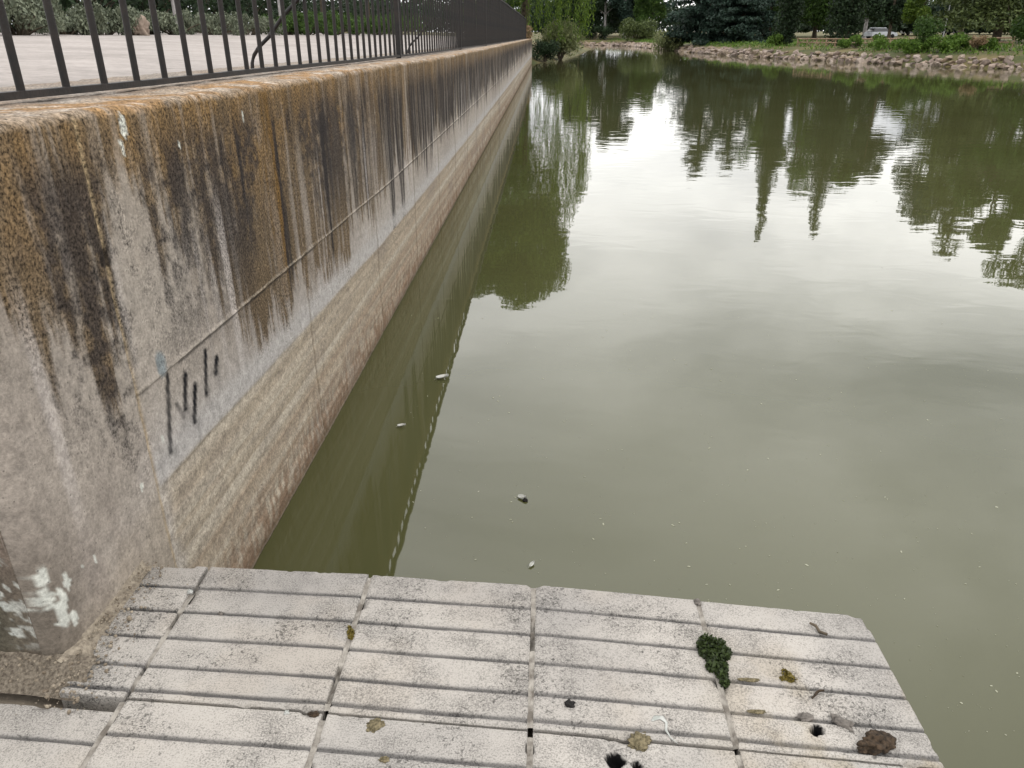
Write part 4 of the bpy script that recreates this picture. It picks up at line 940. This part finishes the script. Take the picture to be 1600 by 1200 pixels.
# grit swept along the foot of the wall and in the corner by the end face
pts = []; 
gp = np.linspace(1.43, 1.86, 60); gw = np.linspace(0, 1, 14); A, B = np.meshgrid(gp, gw, indexing='ij')
wd = .085 - .05 * ss(1.4, 1.8, A) + .03 * (fbm(A * 9, 0 * A, 3, 4) - .5)
Z = DZ + .034 * (1 - B) ** 2 * (.6 + .8 * fbm(A * 14, B * 3, 3, 5)) + .012 * (fbm(A * 60, B * 6, 3, 6) - .5) * (1 - B) - .004 * B
link_ = grid_mesh('grit', np.stack([WX - .01 + B * wd + 0 * A, A, Z], -1), False)
tag(link('grit', link_, M['plaster']), 'sandy grit collected along the foot of the wall', 'grit', kind='stuff')
gp = np.linspace(-2.3, -1.15, 90); gw = np.linspace(0, 1, 16); A, B = np.meshgrid(gp, gw, indexing='ij')
Z = DZ - .022 + .070 * (1 - B) ** 1.2 * (.5 + .9 * fbm(A * 9, B * 2, 3, 15)) + .02 * (fbm(A * 40, B * 6, 3, 16) - .5) * (1 - B)
P = np.stack([A, 1.46 - B * (.085 + .03 * fbm(A * 7, 0 * A, 2, 17)) , Z], -1)
tag(link('rubble_soil', grid_mesh('rubble_soil', P, False, flip=True), M['dirt']), 'gritty dark soil piled against the near end of the wall', 'soil', kind='stuff')
V = []; F3 = []
ico = bmesh.new(); bmesh.ops.create_icosphere(ico, subdivisions=1, radius=1); iv = np.array([v.co[:] for v in ico.verts]); fi = [[v.index for v in f.verts] for f in ico.faces]; ico.free()
for k in range(650):
    if k < 330: y = RNG.uniform(1.3, 1.86); x = WX + abs(RNG.normal()) * .055 + .01
    else: x = RNG.uniform(-1.9, -1.12); y = 1.44 - abs(RNG.normal()) * .06
    z = DZ + .002 + max(0, .026 * (1 - (x - WX) / .1) if k < 330 else .05 * (1 - (1.46 - y) / .12)) * .8
    s = .0016 + .0045 * RNG.random() ** 3
    o = len(V); V += (iv * s * RNG.uniform(.6, 1.3, 3) + [x, y, z]).tolist(); F3 += [[i + o for i in f] for f in fi]
me = bpy.data.meshes.new('pebbles'); me.from_pydata(V, [], F3); tag(link('pebbles', me, M['pebble']), 'tiny loose pebbles strewn over the grit by the wall', 'pebbles', kind='stuff')

# ------------------------------------------------------------------ floating feathers and flecks
def Wp(px, py):
    x, y = D(px, py); k = EYE / (EYE - DZ); return x * k, y * k
def feather(label, px, py, L, rz, tilt=.12):
    x, y = Wp(px, py); e = empty('feather', (x, y, .003), label, 'feather', 'feathers floating on the water'); e.rotation_euler = (tilt, -.1, rz)
    u = np.linspace(0, 1, 12); v = np.linspace(-1, 1, 7); U, Vv = np.meshgrid(u, v, indexing='ij')
    w = L * .22 * np.sin(math.pi * np.clip(U * .92 + .06, 0, 1)) ** .7
    P = np.stack([(U - .5) * L - abs(Vv) * w * .4, Vv * w, .010 * abs(Vv) * L / .05 + .12 * L * (U - .3) ** 2 * 1.6 + .003], -1)
    link('vane', grid_mesh('vane', P, True), M['white'], e)
    tubes('quill', [([(-.68 * L, 0, .004), (0, 0, .004), (.48 * L, 0, .03 * L + .004)], [.0014, .0012, .0005])], M['fleck'], e, 5)
feather('large white feather floating at the edge of the wall reflection', 692, 592, .085, .2)
feather('white feather with a dark tip floating left of the picture centre line', 817, 779, .05, -.5, .3)
feather('curled white feather floating just off the jetty edge', 830, 883, .035, 1.0, .5)
feather('small white feather floating inside the wall reflection', 628, 667, .05, .1)
x, y = Wp(821, 783); lump('dark_crumb', 'dark crumb floating against the middle feather', x, y, -.002, .012, .009, .012, M['black'], 'crumb', 9)
V = []; F3 = []
for k in range(800):
    px = RNG.uniform(640, 1600); py = RNG.uniform(480, 1150) if k < 660 else RNG.uniform(180, 500); x, y = Wp(px, py)
    if x < WX + .05 or (x < 1.0 and y < 1.95): continue
    s = .0012 + .0055 * RNG.random() ** 6; a = RNG.uniform(0, 6.28); c_, s_ = math.cos(a), math.sin(a)
    co = iv * [s * (1 + RNG.random()), s * .7, .0012]; co = np.stack([co[:, 0] * c_ - co[:, 1] * s_, co[:, 0] * s_ + co[:, 1] * c_, co[:, 2]], 1) + [x, y, .001]
    o = len(V); V += co.tolist(); F3 += [[i + o for i in f] for f in fi]
me = bpy.data.meshes.new('floating_flecks'); me.from_pydata(V, [], F3); tag(link('floating_flecks', me, M['fleck']), 'tiny pale flecks scattered over the water surface', 'flecks', kind='stuff')
